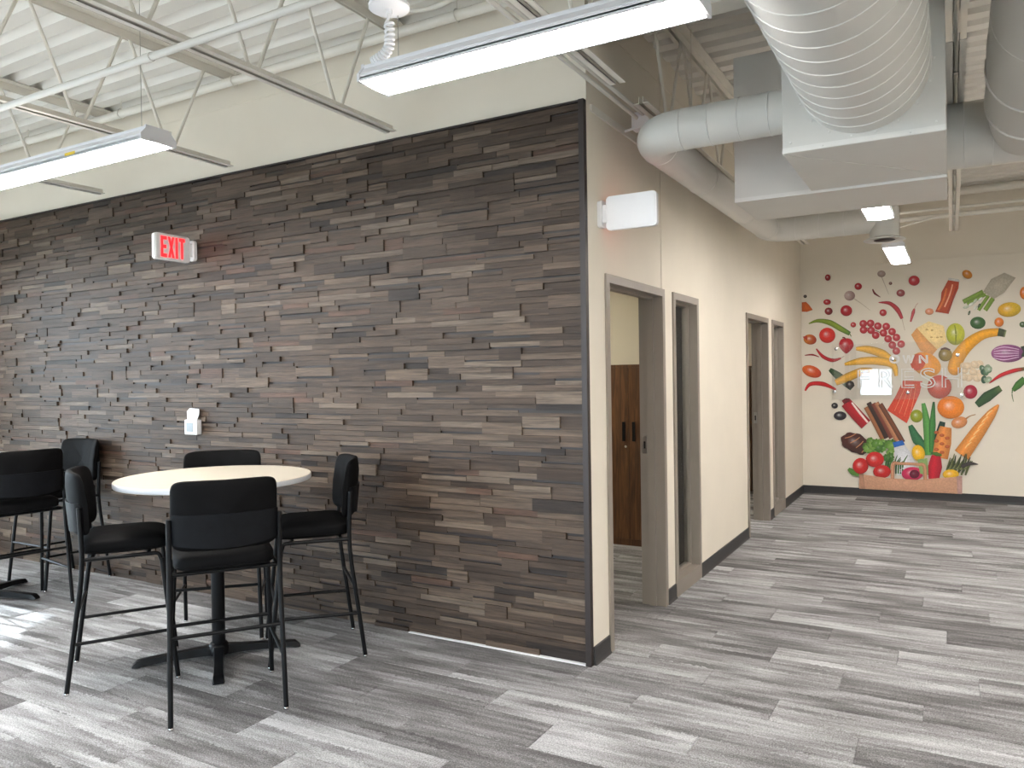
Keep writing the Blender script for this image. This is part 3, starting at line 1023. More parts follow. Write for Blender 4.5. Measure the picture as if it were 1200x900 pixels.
def make_stool():
    e = empty('bar_stool', (0, 0, 0), 0, 'black upholstered bar stool', 'stool')
    fx, fy = .262, .257
    TR = .0125
    ry = .249
    for s in (-1, 1):
        lg = MB().tube(fillet([(-fx, s * fy, .012), (-.178, s * ry, .655), (-.192, s * ry, .955)], .12, 6), TR, 12).build('rear_leg', M['black_met'], e, smooth=60)
        MB().lathe([(.012, 0), (.014, .004), (.011, .014), (.008, .018)], 14, (-fx, s * fy, 0)).build('glide', M['chrome'], lg, smooth=60)
        lg = MB().tube([(fx, s * fy, .012), (.192, s * .236, .655)], TR, 12).build('front_leg', M['black_met'], e, smooth=60)
        MB().lathe([(.012, 0), (.014, .004), (.011, .014), (.008, .018)], 14, (fx, s * fy, 0)).build('glide', M['chrome'], lg, smooth=60)

    def rear(z):
        t_ = (z - .012) / .643
        return -fx + (fx - .178) * t_, fy + (ry - fy) * t_

    def front(z):
        t_ = (z - .012) / .643
        return fx + (.192 - fx) * t_, fy + (.236 - fy) * t_
    for s in (-1, 1):
        a, b = rear(.255), front(.265)
        MB().tube([(a[0], s * a[1], .255), (b[0], s * b[1], .265)], .0095, 10).build('side_stretcher', M['black_met'], e, smooth=60)
    a = front(.335)
    MB().tube([(a[0], -a[1], .335), (a[0], a[1], .335)], .0095, 10).build('front_stretcher', M['black_met'], e, smooth=60)
    a = rear(.405)
    MB().tube([(a[0], -a[1], .405), (a[0], a[1], .405)], .0095, 10).build('rear_stretcher', M['black_met'], e, smooth=60)
    fr = MB()
    for s in (-1, 1):
        fr.tube(fillet([(.190, s * .236, .645), (.178, s * .236, .684), (.05, s * .24, .684), (-.181, s * ry, .684)], .06, 6), .011, 10)
    fr.tube([(.13, -.238, .684), (.13, .238, .684)], .011, 10)
    fr.tube([(-.14, -.246, .684), (-.14, .246, .684)], .011, 10)
    fr.build('seat_frame', M['black_met'], e, smooth=60)

    def seat(u, v):
        cu, su = math.cos(u), math.sin(u)
        cv, sv = math.cos(v), math.sin(v)
        k = spow(cv, .45)
        x = spow(cu, .38) * k * .228 + .018
        y = spow(su, .38) * k * .232
        rr = min(1, max(abs(x - .018) / .228, abs(y) / .232))
        if sv > 0:
            z = .735 + spow(sv, .6) * .052 + .012 * (1 - rr ** 2) - .016 * max(0, (x - .10) / .14) ** 2
        else:
            z = .735 + spow(sv, .6) * .047
        return (x, y, z)
    rounded(MB(), seat, 48, 20).build('seat', M['fabric'], e, smooth=True)
    sm = MB().tube([seat(2 * PI * i / 48, -.22) for i in range(48)], .0035, 6, closed=True)
    sm.build('seat_piping', M['fabric'], e, smooth=True)

    def back(u, v, off=0.0, th=.031):
        # v: through thickness; u: outline
        cu, su = math.cos(u), math.sin(u)
        cv, sv = math.cos(v), math.sin(v)
        k = spow(cv, .35)
        y = spow(cu, .22) * k * .242
        h = spow(su, .22) * k * .168
        z = .967 + h
        bow = .012 - .068 * (1 - (y / .242) ** 2)       # centre set back
        tilt = -.10 * (z - .80)
        x = -.168 + bow + tilt + spow(sv, .7) * th * (1.0 - .25 * max(0, h / .168)) + .012 * (1 - (h / .168) ** 2) * (1 if sv > 0 else 0)
        return (x, y, z)
    rounded(MB(), back, 64, 18).build('backrest', M['fabric'], e, smooth=True)
    # stretched rear panel over the lower half of the backrest
    sl = MB()
    nu, nv = 22, 8
    vs, fs = [], []
    for j in range(nv + 1):
        fz = j / nv
        for i in range(nu + 1):
            fy_ = -1 + 2 * i / nu
            z = .812 + .165 * fz + .014 * (1 - fz) * fy_ ** 2 * 1.6
            y = fy_ * (.243 - .004 * (1 - fz))
            x = -.156 - .068 * (1 - (y / .245) ** 2) - .10 * (z - .80) - .0355 + .012 * max(0, abs(fy_) - .85) / .15
            vs.append((x, y, z))
    base_n = len(vs)
    vs += [(x + .010, y, z) for x, y, z in vs]
    W_ = nu + 1
    for j in range(nv):
        for i in range(nu):
            q = (j * W_ + i, j * W_ + i + 1, (j + 1) * W_ + i + 1, (j + 1) * W_ + i)
            fs.append(q)
            fs.append(tuple(reversed([k_ + base_n for k_ in q])))
    for i in range(nu):
        fs.append((i + 1, i, base_n + i, base_n + i + 1))
        a_ = nv * W_ + i
        fs.append((a_, a_ + 1, base_n + a_ + 1, base_n + a_))
    for j in range(nv):
        a_, b_ = j * W_, (j + 1) * W_
        fs.append((a_, b_, base_n + b_, base_n + a_))
        a_, b_ = j * W_ + nu, (j + 1) * W_ + nu
        fs.append((b_, a_, base_n + a_, base_n + b_))
    sl.add(vs, fs).build('back_panel', M['sleeve'], e, smooth=50)
    return e


stool = make_stool()
GS = 'black bar stools at the round high tables'
spots = [(-1.457, -1.264, 144.2, 'black bar stool with its back turned to the room at the four-stool table'),
         (-1.585, -.508, 229, 'black bar stool between the four-stool table and the corner end of the wood wall'),
         (-2.274, -1.257, 54, 'black bar stool on the window side of the four-stool table'),
         (-2.35, -.54, -46, 'black bar stool mostly hidden behind the four-stool table below the white wall box'),
         (-4.57, -.295, -90, 'black bar stool backed against the wood wall at the second table'),
         (-4.135, -.845, 172, 'black bar stool with its back hiding the second table')]
for i, (x, y, a, lb) in enumerate(spots):
    o = stool if i == 0 else copy_tree(stool)
    o.location = (x, y, 0)
    o.rotation_euler = (0, 0, math.radians(a))
    tag(o, lb, 'stool', GS)


# ------------------------------------------------------------------ exit signs
def letter_polys():
    """EXIT in a unit-high face, each letter a list of convex polygons"""
    t_, w_ = .2, .62
    E = [[(0, 0), (.22, 0), (.22, 1), (0, 1)], [(.22, 0), (.6, 0), (.6, .16), (.22, .16)], [(.22, .42), (.54, .42), (.54, .58), (.22, .58)], [(.22, .84), (.6, .84), (.6, 1), (.22, 1)]]
    X = [[(0, 0), (.22, 0), (.64, 1), (.42, 1)], [(0, 1), (.42, 0), (.64, 0), (.22, 1)]]
    I = [[(0, 0), (.22, 0), (.22, 1), (0, 1)]]
    T = [[(.2, 0), (.42, 0), (.42, .84), (.2, .84)], [(0, .84), (.62, .84), (.62, 1), (0, 1)]]
    out, x = [], 0
    for L, wd in ((E, .6), (X, .64), (I, .22), (T, .62)):
        out.append([[(a + x, b) for a, b in p] for p in L])
        x += wd + .13
    return out, x - .13


def exit_sign(loc, rz, label, lettered):
    """flag-mounted sign: local +X runs out from the wall, face towards local -Y"""
    e = empty('exit_sign', loc, rz, label, 'exit sign')
    L, H, T_ = .295, .190, .030
    def rounded_rect(w_, h_, r, cx=0, cz=0, n=5):
        pts = []
        for (sx_, sz_, a0) in ((1, 1, 0), (-1, 1, PI / 2), (-1, -1, PI), (1, -1, 3 * PI / 2)):
            for i in range(n + 1):
                a = a0 + PI / 2 * i / n
                pts.append((cx + sx_ * (w_ / 2 - r) + r * math.cos(a), cz + sz_ * (h_ / 2 - r) + r * math.sin(a)))
        return pts
    MB().extrude(rounded_rect(L, H, .022, .045 + L / 2, 0), -T_ / 2, T_ / 2, lambda u, v, d: (u, d, v)).build('sign_body', M['white_pl'], e, smooth=30)
    MB().extrude(rounded_rect(L - .016, H - .016, .018, .045 + L / 2, 0), *((T_ / 2, T_ / 2 + .004) if lettered else (-T_ / 2 - .004, -T_ / 2)), lambda u, v, d: (u, d, v)).build('face_plate', M['white_pl'], e, smooth=30)
    MB().extrude(rounded_rect(.075, .150, .02, 0, 0), .0, .026, lambda u, v, d: (d, u, v)).build('wall_canopy', M['white_pl'], e, smooth=30)
    MB().bevbox(.02, .05, -.02, .02, -.05, .05, .004).build('bracket', M['white_pl'], e)
    if lettered:
        polys, tw = letter_polys()
        # letters read from local -Y with +X of the sign on the left
        h_, wtot = .150, .200
        sc1 = wtot / tw
        for P_ in polys:
            mb = MB()
            for p in P_:
                mb.extrude([(.045 + L / 2 + wtot / 2 - a * sc1, (b - .5) * h_) for a, b in p], T_ / 2 + .0042, T_ / 2 + .0065, lambda u, v, d: (u, d, v))
            mb.build('letter', M['red'], e)
    else:
        MB().extrude(rounded_rect(L - .06, H - .05, .01, .045 + L / 2, 0), T_ / 2, T_ / 2 + .002, lambda u, v, d: (u, d, v)).build('lit_lens', M['redlens'], e)
    return e


exit_sign((-3.215, -.024, 2.575), -PI / 2, 'red EXIT sign standing out from the wood wall', True)
exit_sign((.002, .165, 2.507), 0, 'blank white back of a sign standing out from the corridor wall', False)

# ------------------------------------------------------------------ small white box on the wood wall
wb = empty('wall_dispenser', (-3.225, -.030, 1.20), label='small white box with a paper slip on the wood wall above the table', cat='wall box')
MB().bevbox(-.068, .068, -.045, .002, 0, .112, .006).build('box_body', M['white_pl'], wb)
MB().bevbox(-.046, .030, -.0475, -.044, .022, .088, .001).build('display_pad', M['grey_pad'], wb)
MB().box(.048, .062, -.0465, -.044, .01, .10).build('side_strip', M['edge'], wb)
sl = MB()
o0 = [(-.052, -.030, .108), (.050, -.030, .108), (.060, -.018, .150), (.058, -.012, .192), (-.050, -.010, .196), (-.074, -.016, .172)]
sl.add(o0 + [(x, y + .006, z) for x, y, z in o0], [(0, 1, 2, 5), (2, 3, 4, 5), (6, 11, 8, 7), (8, 11, 10, 9)] + [(i, 6 + i, 6 + (i + 1) % 6, (i + 1) % 6) for i in range(6)])
sl.build('paper_slip', M['white_pl'], wb)


# ------------------------------------------------------------------ office cabinets
def cabinet(loc, width, label):
    e = empty('storage_cabinet', loc, 0, label, 'cabinet', 'tall brown office cabinets')
    h, d, hw = 1.694, .45, width / 2
    b = MB()
    b.box(-hw, hw, .02, d, .0, .06)
    b.box(-hw, hw, .022, d, .06, h - .025)
    b.box(-hw - .008, hw + .008, -.002, d, h - .025, h)
    b.build('carcass', M['walnut'], e)
    for s in (-1, 1):
        dr = MB().bevbox(*sorted((s * .002, s * (hw - .002))), 0, .02, .065, h - .03, .0015).build('cabinet_door', M['walnut'], e)
        MB().bevbox(*sorted((s * .035, s * .062)), -.018, 0, .98, 1.16, .004).build('pull_handle', M['black_met'], dr)
        if s < 0:
            MB().tube([(-.03, 0, .93), (-.03, -.012, .93)], .011, 12).build('lock', M['chrome'], dr, smooth=60)
    return e


cabinet((-.89, 2.885, 0), .91, 'tall brown two-door cabinet seen through the doorway beside the wood wall')
cabinet((-1.10, 6.40, 0), .91, 'dark tall cabinet glimpsed through the doorway nearest the mural')


# ------------------------------------------------------------------ food mural printed on the far wall
def ray_dir(x, y):
    return F_ + R_ * ((x - 600) / FPX) + U_ * ((450 - y) / FPX)


def wall_pt(x, y):
    d = ray_dir(x, y)
    p = CAM_POS + d * ((YF - CAM_POS.y) / d.y)
    return p.x, p.z


MUR_O = Vector((1.3, YF, 1.3))
mural = empty('wall_mural', MUR_O, 0, 'colourful fruit, vegetable and grocery bag mural printed on the far wall', 'mural')
MC = [0]


def region(ox, oy, s):
    return lambda p: wall_pt(ox + p[0] / s, oy + p[1] / s)


RA, RB = region(935, 310, 6.43), region(1065, 310, 6.43)
RC, RD = region(965, 440, 6.0), region(1060, 440, 6.0)


def mul(c, k):
    return tuple(max(0, min(1, v * k)) for v in c)


def mix3(a, b, t_):
    return tuple(x * (1 - t_) + y * t_ for x, y in zip(a, b))


def flat(name, vs2, fs, cs):
    """vs2: (x, z) on the wall"""
    MC[0] += 1
    d = -.0006 - .00009 * MC[0]
    mb = MB()
    mb.add([(x - MUR_O.x, d, z - MUR_O.z) for x, z in vs2], fs, list(cs))
    return mb.build(name, M['print'], mural)


def blob(R, name, cx, cy, w_, h_, c, rot=0, shape=None, hi=.55, edge=.55, n=28, two=None):
    """shaded round print: radial rings from a lit centre to a darker rim"""
    c = lin(c)
    c2 = lin(two) if two else None
    rt = math.radians(rot)
    vs2, cs, fs = [], [], []
    rings_ = [0, .25, .5, .75, .92, 1.0]
    for ri, r in enumerate(rings_):
        for k in range(1 if r == 0 else n):
            a = 2 * PI * k / n
            f = shape(a) if shape else 1
            hx, hy = -.22 * (1 - r), -.22 * (1 - r)
            u = (math.cos(a) * r * f + hx) * w_ / 2
            v = (math.sin(a) * r * f + hy) * h_ / 2
            x = cx + u * math.cos(rt) - v * math.sin(rt)
            y = cy + u * math.sin(rt) + v * math.cos(rt)
            vs2.append(R((x, y)))
            b = c if c2 is None else mix3(c, c2, .5 + .5 * math.cos(a) * r)
            if r == 0:
                cc_ = mix3(b, (1, 1, 1), hi)
            else:
                lit = mix3(b, (1, 1, 1), hi * max(0, .45 - r) * 1.2)
                sh = 1 if r < .6 else 1 - (1 - edge) * ((r - .6) / .4) * (.55 + .45 * math.sin(a))
                cc_ = mul(lit, sh)
            cs.append(cc_)
    for k in range(n):
        fs.append((0, 1 + (k + 1) % n, 1 + k))
    for ri in range(len(rings_) - 2):
        o1, o2 = 1 + ri * n, 1 + (ri + 1) * n
        for k in range(n):
            k2 = (k + 1) % n
            fs.append((o1 + k, o1 + k2, o2 + k2, o2 + k))
    return flat(name, vs2, fs, cs)


def stroke(R, name, pts, ws, c, edge=.5, tip=None, hi=.25, stripes=None):
    """curved tapering print (banana, chili, leek): 5 lines across"""
    c = lin(c)
    ct = lin(tip) if tip else c
    P_ = [Vector((p[0], p[1], 0)) for p in pts]
    if not isinstance(ws, (list, tuple)):
        ws = [ws] * len(P_)
    n_ = len(P_) - 1
    N = 6 * n_
    vs2, cs, fs = [], [], []
    def cat(A, i, f_):
        p0, p1, p2, p3 = A[max(i - 1, 0)], A[i], A[i + 1], A[min(i + 2, n_)]
        return .5 * ((2 * p1) + (p2 - p0) * f_ + (2 * p0 - 5 * p1 + 4 * p2 - p3) * f_ ** 2 + (3 * p1 - p0 - 3 * p2 + p3) * f_ ** 3)
    C_ = []
    for j in range(N + 1):
        t_ = j / 6
        i = min(int(t_), n_ - 1)
        C_.append((cat(P_, i, t_ - i), ws[i] * (1 - (t_ - i)) + ws[i + 1] * (t_ - i), j / N))
    lanes = [(-1, edge), (-.6, 1), (-.2, 1 + hi), (.3, 1), (.75, .8), (1, edge * .9)]
    for j, (p, w_, t_) in enumerate(C_):
        a = C_[max(j - 1, 0)][0]
        b = C_[min(j + 1, N)][0]
        d = (b - a).normalized()
        nn = Vector((-d.y, d.x, 0))
        if nn.y > 0: nn = -nn
        for li, (l, k) in enumerate(lanes):
            q = p - nn * (w_ / 2 * l)
            vs2.append(R((q.x, q.y)))
            bc = mix3(c, ct, max(0, (t_ - .72) / .28)) if tip else c
            if stripes and (li % 2):
                bc = lin(stripes)
            cs.append(mul(bc, k))
    m_ = len(lanes)
    for j in range(N):
        for k in range(m_ - 1):
            fs.append((j * m_ + k, j * m_ + k + 1, (j + 1) * m_ + k + 1, (j + 1) * m_ + k))
    return flat(name, vs2, fs, cs)


def poly(R, name, pts, c, shade=None):
    c = lin(c)
    cx = sum(p[0] for p in pts) / len(pts)
    cy = sum(p[1] for p in pts) / len(pts)
    vs2 = [R((cx, cy))] + [R(p) for p in pts]
    cs = [mul(c, 1.12)] + [mul(c, (shade[i] if shade else .85)) for i in range(len(pts))]
    n = len(pts)
    return flat(name, vs2, [(0, 1 + (i + 1) % n, 1 + i) for i in range(n)], cs)


RED, DRED, ORG, YEL, GRN, DGRN = (200, 26, 30), (150, 22, 30), (228, 110, 20), (240, 180, 40), (92, 130, 40), (30, 66, 36)
# upper left scatter
blob(RA, 'printed_strawberry', 225, 98, 42, 48, DRED)
blob(RA, 'printed_strawberry', 455, 165, 56, 52, (170, 24, 34))
blob(RA, 'printed_olive', 55, 240, 26, 24, (52, 40, 26))
poly(RA, 'printed_onion', [(30, 285), (62, 282), (86, 305), (112, 342), (70, 357), (30, 355)], (200, 92, 26))
blob(RA, 'printed_strawberry', 220, 283, 56, 42, (176, 26, 34))
blob(RA, 'printed_tomato', 232, 352, 60, 56, (150, 30, 32), two=(110, 30, 30))
blob(RA, 'printed_apple', 365, 348, 88, 82, (172, 14, 28))
stroke(RA, 'printed_garlic_stem', [(425, 258), (480, 295), (545, 345)], [8, 5, 3], (190, 178, 160), .9)
blob(RA, 'printed_garlic', 390, 235, 82, 74, (204, 180, 172), hi=.3, two=(150, 120, 116))
stroke(RA, 'printed_garlic_stem', [(630, 90), (655, 150), (685, 225)], [8, 5, 3], (186, 174, 158), .9)
blob(RA, 'printed_garlic', 630, 70, 62, 50, (170, 150, 140), hi=.2)
stroke(RA, 'printed_chili', [(563, 185), (580, 218), (622, 246)], [8, 16, 4], (110, 30, 32))
blob(RA, 'printed_radish', 698, 142, 26, 24, (120, 80, 66))
blob(RA, 'printed_beet', 775, 215, 64, 54, (156, 74, 72))
stroke(RA, 'printed_chili', [(608, 286), (690, 292), (750, 340), (785, 408)], [6, 28, 36, 22], (176, 46, 54))
stroke(RA, 'printed_chili_stem', [(785, 408), (795, 450), (806, 495)], [5, 4, 4], (190, 170, 150), .9)
blob(RA, 'printed_cherry_tomato', 642, 363, 54, 52, (178, 30, 40))
stroke(RA, 'printed_green_chili', [(82, 446), (150, 424), (240, 438), (320, 482), (392, 522)], [6, 26, 42, 42, 30], (128, 150, 44), tip=(66, 110, 36))
stroke(RA, 'printed_chili_stem', [(385, 510), (402, 542)], [8, 6], (90, 110, 50))
blob(RA, 'printed_cherry_tomato', 418, 454, 42, 40, (184, 40, 40))
stroke(RA, 'printed_vine', [(480, 470), (570, 490), (650, 530), (700, 570), (745, 640)], 6, (96, 70, 40))
for x, y in ((493, 446), (548, 443), (603, 464), (666, 467), (495, 493), (552, 496), (645, 516), (710, 506), (587, 533), (680, 560), (743, 550), (712, 607), (778, 600), (742, 652)):
    blob(RA, 'printed_cherry_tomato', x, y, 58, 56, (186, 34, 46))
blob(RA, 'printed_tomato', 222, 534, 122, 116, (214, 40, 26))
blob(RA, 'printed_fig', 92, 565, 98, 76, (214, 130, 30), rot=10, two=(170, 50, 24))
poly(RA, 'printed_fig_tip', [(36, 545), (72, 535), (70, 575)], (180, 56, 28))
blob(RA, 'printed_sweet_pepper', 365, 610, 112, 124, (196, 12, 30), shape=lambda a: 1.0 - .28 * max(0, math.sin(a)) * abs(math.cos(a)) * 1.2 - .12 * max(0, -math.sin(a)) ** 6)
stroke(RA, 'printed_pepper_stem', [(362, 568), (352, 552), (336, 550)], [8, 9, 9], (110, 40, 40))
stroke(RA, 'printed_chili', [(138, 634), (190, 694), (262, 722), (325, 706)], [8, 26, 28, 12], (176, 22, 34))
stroke(RA, 'printed_chili_stem', [(322, 706), (350, 690)], [6, 5], (180, 160, 140))
stroke(RA, 'printed_chili', [(52, 684), (110, 680), (160, 696)], [6, 14, 5], (140, 24, 32))
stroke(RA, 'printed_cucumber', [(240, 790), (300, 836), (370, 892), (412, 930)], [26, 58, 64, 50], (44, 76, 36))
stroke(RA, 'printed_banana', [(285, 890), (380, 848), (480, 808), (560, 800)], [46, 66, 62, 40], YEL)
stroke(RA, 'printed_banana', [(438, 634), (530, 640), (640, 675), (735, 745)], [24, 58, 66, 40], YEL)
stroke(RA, 'printed_banana', [(352, 752), (480, 728), (620, 728), (720, 760), (742, 840)], [20, 58, 64, 52, 24], YEL)
blob(RA, 'printed_papaya', 105, 806, 150, 86, (222, 110, 26), rot=20, two=(200, 60, 24))
R1 = region(930, 290, 2.811)
stroke(R1, 'printed_chili', [(38, 472), (56, 450), (98, 450), (140, 468)], [5, 13, 15, 6], (196, 20, 26))
blob(R1, 'printed_date', 186, 452, 28, 26, (40, 30, 28))
# upper right scatter
blob(RB, 'printed_plum', 40, 122, 84, 76, (178, 34, 44))
poly(RB, 'printed_juice_bottle', [(300, 110), (380, 122), (374, 180), (352, 228), (336, 268), (300, 372), (198, 356), (240, 270), (246, 210), (268, 170)], (190, 72, 28))
stroke(RB, 'printed_bottle_shine', [(330, 150), (308, 230), (270, 320)], [10, 12, 12], (236, 170, 130), .9)
stroke(RB, 'printed_bottle_shine', [(285, 180), (262, 270), (222, 345)], [16, 22, 18], (214, 110, 50), .9)
stroke(RB, 'printed_bottle_shine', [(362, 160), (345, 215), (318, 300), (292, 360)], [8, 10, 14, 12], (150, 50, 24), .9)
poly(RB, 'printed_bottle_cap', [(300, 100), (378, 112), (384, 132), (296, 118)], (214, 212, 206))
blob(RB, 'printed_kumquat', 440, 75, 80, 62, (206, 130, 26), rot=30)
poly(RB, 'printed_celery_bag', [(560, 205), (620, 110), (720, 62), (806, 100), (720, 210), (640, 262)], (184, 176, 158))
for a, b, w_ in (((410, 282), (560, 205), 34), ((440, 300), (580, 225), 24), ((525, 345), (600, 235), 26), ((575, 345), (635, 255), 34)):
    stroke(RB, 'printed_celery', [a, ((a[0] + b[0]) / 2, (a[1] + b[1]) / 2), b], w_, (120, 150, 54), .75)
for x, y, w_, h_, r_, k in ((470, 300, 50, 22, -30, 0), (500, 275, 46, 20, -50, 1), (540, 262, 44, 20, -40, 0), (430, 322, 46, 20, -10, 1), (500, 325, 40, 20, -60, 0), (455, 365, 36, 16, -70, 2), (530, 310, 36, 18, -60, 2)):
    blob(RB, 'printed_celery_leaf', x, y, w_, h_, ((226, 228, 216), (196, 204, 180), (60, 84, 44))[k], rot=r_)
blob(RB, 'printed_lemon', 757, 340, 176, 110, (230, 170, 30), rot=-6, two=(224, 190, 40))
blob(RB, 'printed_apricot', 155, 355, 64, 50, (226, 150, 110))
stroke(RB, 'printed_chili', [(14, 432), (34, 360), (44, 330)], [12, 26, 8], (186, 74, 76))
stroke(RB, 'printed_chili_stem', [(42, 335), (56, 305), (72, 290)], [6, 4, 4], (196, 160, 140), .9)
blob(RB, 'printed_lime', 520, 440, 116, 92, (50, 96, 34))
blob(RB, 'printed_kumquat', 680, 435, 70, 70, (226, 124, 24))
blob(RB, 'printed_avocado', 858, 452, 50, 44, (70, 96, 50))
blob(RB, 'printed_orange', 868, 215, 64, 94, (222, 120, 22))
poly(RB, 'printed_cheese_rind', [(18, 530), (60, 478), (214, 640), (176, 684), (90, 652)], (232, 166, 96))
poly(RB, 'printed_cheese', [(60, 478), (150, 428), (262, 462), (288, 582), (214, 640), (130, 556)], (240, 214, 150), [1, 1, 1, .95, .95, 1])
for x, y in ((135, 490), (175, 495), (170, 548), (215, 550), (245, 545)):
    blob(RB, 'printed_cheese_hole', x, y, 20, 12, (206, 168, 100), hi=0)
blob(RB, 'printed_star_fruit', 352, 525, 140, 165, (172, 178, 30), two=(206, 206, 60))
stroke(RB, 'printed_star_fruit_rib', [(345, 455), (355, 520), (352, 600)], [6, 12, 6], (120, 134, 20), .9)
blob(RB, 'printed_mango', 130, 752, 236, 170, (240, 150, 40), rot=25, two=(250, 170, 40))
blob(RB, 'printed_mango_blush', 70, 735, 110, 130, (214, 76, 40), rot=25, hi=.1, edge=.9)
blob(RB, 'printed_squash_bulb', 345, 780, 104, 110, (236, 160, 24))
stroke(RB, 'printed_squash', [(340, 790), (370, 700), (450, 600), (560, 528), (680, 508)], [100, 104, 92, 70, 58], (238, 166, 28), .7)
stroke(RB, 'printed_squash_stem', [(672, 508), (700, 514), (730, 522)], [62, 58, 54], (56, 66, 36), .8, tip=(150, 160, 110))
blob(RB, 'printed_mangosteen', 275, 680, 104, 100, (120, 100, 30), two=(170, 140, 50))
stroke(RB, 'printed_calyx', [(240, 640), (275, 632), (312, 645)], [10, 16, 10], (80, 40, 30))
blob(RB, 'printed_eggplant', 745, 670, 250, 134, (168, 100, 150), hi=.3, two=(120, 60, 110))
for k in range(5):
    stroke(RB, 'printed_eggplant_stripe', [(640, 640 + k * 16), (720, 622 + k * 24), (830, 640 + k * 14)], [4, 7, 4], (222, 186, 214), .9)
poly(RB, 'printed_eggplant_cap', [(840, 620), (880, 610), (880, 700), (845, 690), (862, 655)], (50, 60, 46))
random.seed(5)
for k in range(16):
    blob(RB, 'printed_cauliflower', 415 + random.uniform(0, 130), 735 + random.uniform(0, 130), 62, 54, (226, 204, 172), hi=.35, edge=.7)
for k in range(9):
    blob(RB, 'printed_cauliflower_leaf', 545 + random.uniform(0, 75), 780 + random.uniform(0, 90), 60, 44, ((48, 84, 62), (84, 116, 84), (150, 170, 140))[k % 3], rot=random.uniform(0, 180))
stroke(RB, 'printed_red_chili', [(606, 894), (690, 836), (790, 800), (870, 786)], [6, 28, 30, 26], (190, 20, 28), tip=(70, 90, 44))
stroke(RD, 'printed_green_chili', [(845, 24), (800, 66), (762, 105)], [46, 54, 26], (62, 110, 36))
stroke(RD, 'printed_chili_stem', [(758, 100), (756, 140), (766, 184)], [8, 7, 4], (80, 110, 60))
# lower middle
blob(RD, 'printed_tomato', 245, 80, 170, 166, (206, 70, 46))
poly(RC, 'printed_salmon', [(560, 36), (696, 40), (676, 130), (640, 210), (586, 336), (448, 244), (510, 140)], (220, 74, 48))
for k in range(4):
    stroke(RC, 'printed_salmon_line', [(500 + k * 34, 250 + k * 16), (540 + k * 30, 160 + k * 10), (585 + k * 22, 60)], [3, 4, 3], (240, 150, 110), .95)
blob(RD, 'printed_orange', 325, 224, 190, 160, (232, 122, 20), two=(240, 140, 30))
blob(RD, 'printed_lime', 85, 285, 88, 90, (150, 160, 30))
blob(RD, 'printed_red_onion', 463, 115, 98, 98, (170, 20, 50))
stroke(RD, 'printed_cucumber', [(508, 208), (580, 150), (676, 88)], [44, 74, 44], (40, 74, 34), tip=(90, 110, 60))
blob(RD, 'printed_shallot', 385, 330, 114, 80, (214, 140, 84), rot=-15)
stroke(RD, 'printed_shallot_stem', [(430, 305), (460, 285), (500, 274)], [12, 6, 5], (170, 120, 70))
stroke(RD, 'printed_baguette', [(400, 560), (520, 390), (610, 270), (662, 205)], [116, 100, 66, 10], (220, 140, 60), .75)
for k in range(6):
    a = .12 + k * .14
    x, y = 420 + a * 210, 540 - a * 320
    stroke(RD, 'printed_crust', [(x - 20, y + 10), (x, y - 14), (x + 26, y - 34)], [6, 14, 6], (244, 190, 120), .9)
stroke(RD, 'printed_leek', [(205, 560), (240, 430), (268, 325)], [50, 58, 40], (24, 56, 44))
stroke(RD, 'printed_leek', [(160, 520), (90, 450), (40, 350)], [40, 72, 30], (50, 110, 70))
stroke(RD, 'printed_leek', [(165, 560), (158, 350), (132, 195)], [50, 56, 26], (86, 150, 70))
stroke(RD, 'printed_leek', [(190, 540), (196, 350), (206, 185)], [30, 48, 14], (60, 124, 56), tip=(30, 70, 40))
stroke(RD, 'printed_bread_roll', [(250, 580), (270, 470), (290, 362)], [110, 118, 80], (218, 138, 66), .75)
for k in range(8):
    blob(RD, 'printed_crust', 225 + (k % 3) * 38, 400 + k * 20, 34, 22, (190, 90, 40), hi=.1)
blob(RC, 'printed_olive', 80, 212, 46, 40, (34, 28, 34))
blob(RC, 'printed_olive', 118, 283, 90, 62, (34, 26, 36))
stroke(RC, 'printed_jar', [(158, 190), (230, 270), (300, 345)], [78, 84, 84], (170, 22, 34), .75)
stroke(RC, 'printed_jar_shine', [(200, 190), (250, 255), (312, 330)], [12, 16, 14], (250, 220, 214), .95)
stroke(RC, 'printed_jar_lid', [(138, 190), (160, 176), (186, 172)], [30, 34, 20], (110, 30, 34))
for k, (a, b, c) in enumerate((((300, 222), (420, 450), (150, 96, 60)), ((318, 190), (446, 440), (54, 34, 26)), ((350, 196), (480, 440), (120, 60, 44)), ((372, 190), (520, 460), (176, 120, 84)), ((400, 200), (560, 470), (110, 66, 42)))):
    stroke(RC, 'printed_cinnamon_stick', [a, ((a[0] + b[0]) / 2, (a[1] + b[1]) / 2 - 4), b], 34, c, .6)
blob(RC, 'printed_croissant', 225, 482, 214, 150, (84, 38, 28), rot=25, two=(60, 28, 22), shape=lambda a: 1 + .05 * math.cos(8 * a) - .22 * max(0, math.sin(a)) ** 3, hi=.25)
for k in range(4):
    stroke(RC, 'printed_croissant_line', [(150 + k * 40, 440 + k * 34), (190 + k * 36, 430 + k * 26), (230 + k * 26, 408 + k * 26)], [5, 7, 5], (190, 130, 90), .9)
random.seed(8)
for k in range(26):
    blob(RC, 'printed_lettuce', 290 + random.uniform(0, 190), 465 + random.uniform(0, 130) * (.5 + .5 * (k % 2)), 66, 52, ((92, 140, 50), (120, 164, 70), (70, 116, 40))[k % 3], rot=random.uniform(0, 180), shape=lambda a: 1 + .14 * math.sin(7 * a), hi=.15)
stroke(RC, 'printed_lettuce_leaf', [(250, 700), (210, 680), (176, 655)], [20, 44, 20], (84, 130, 50))
poly(RC, 'printed_milk_bottle', [(498, 504), (572, 488), (612, 540), (644, 610), (648, 700), (520, 700), (505, 600)], (226, 228, 232))
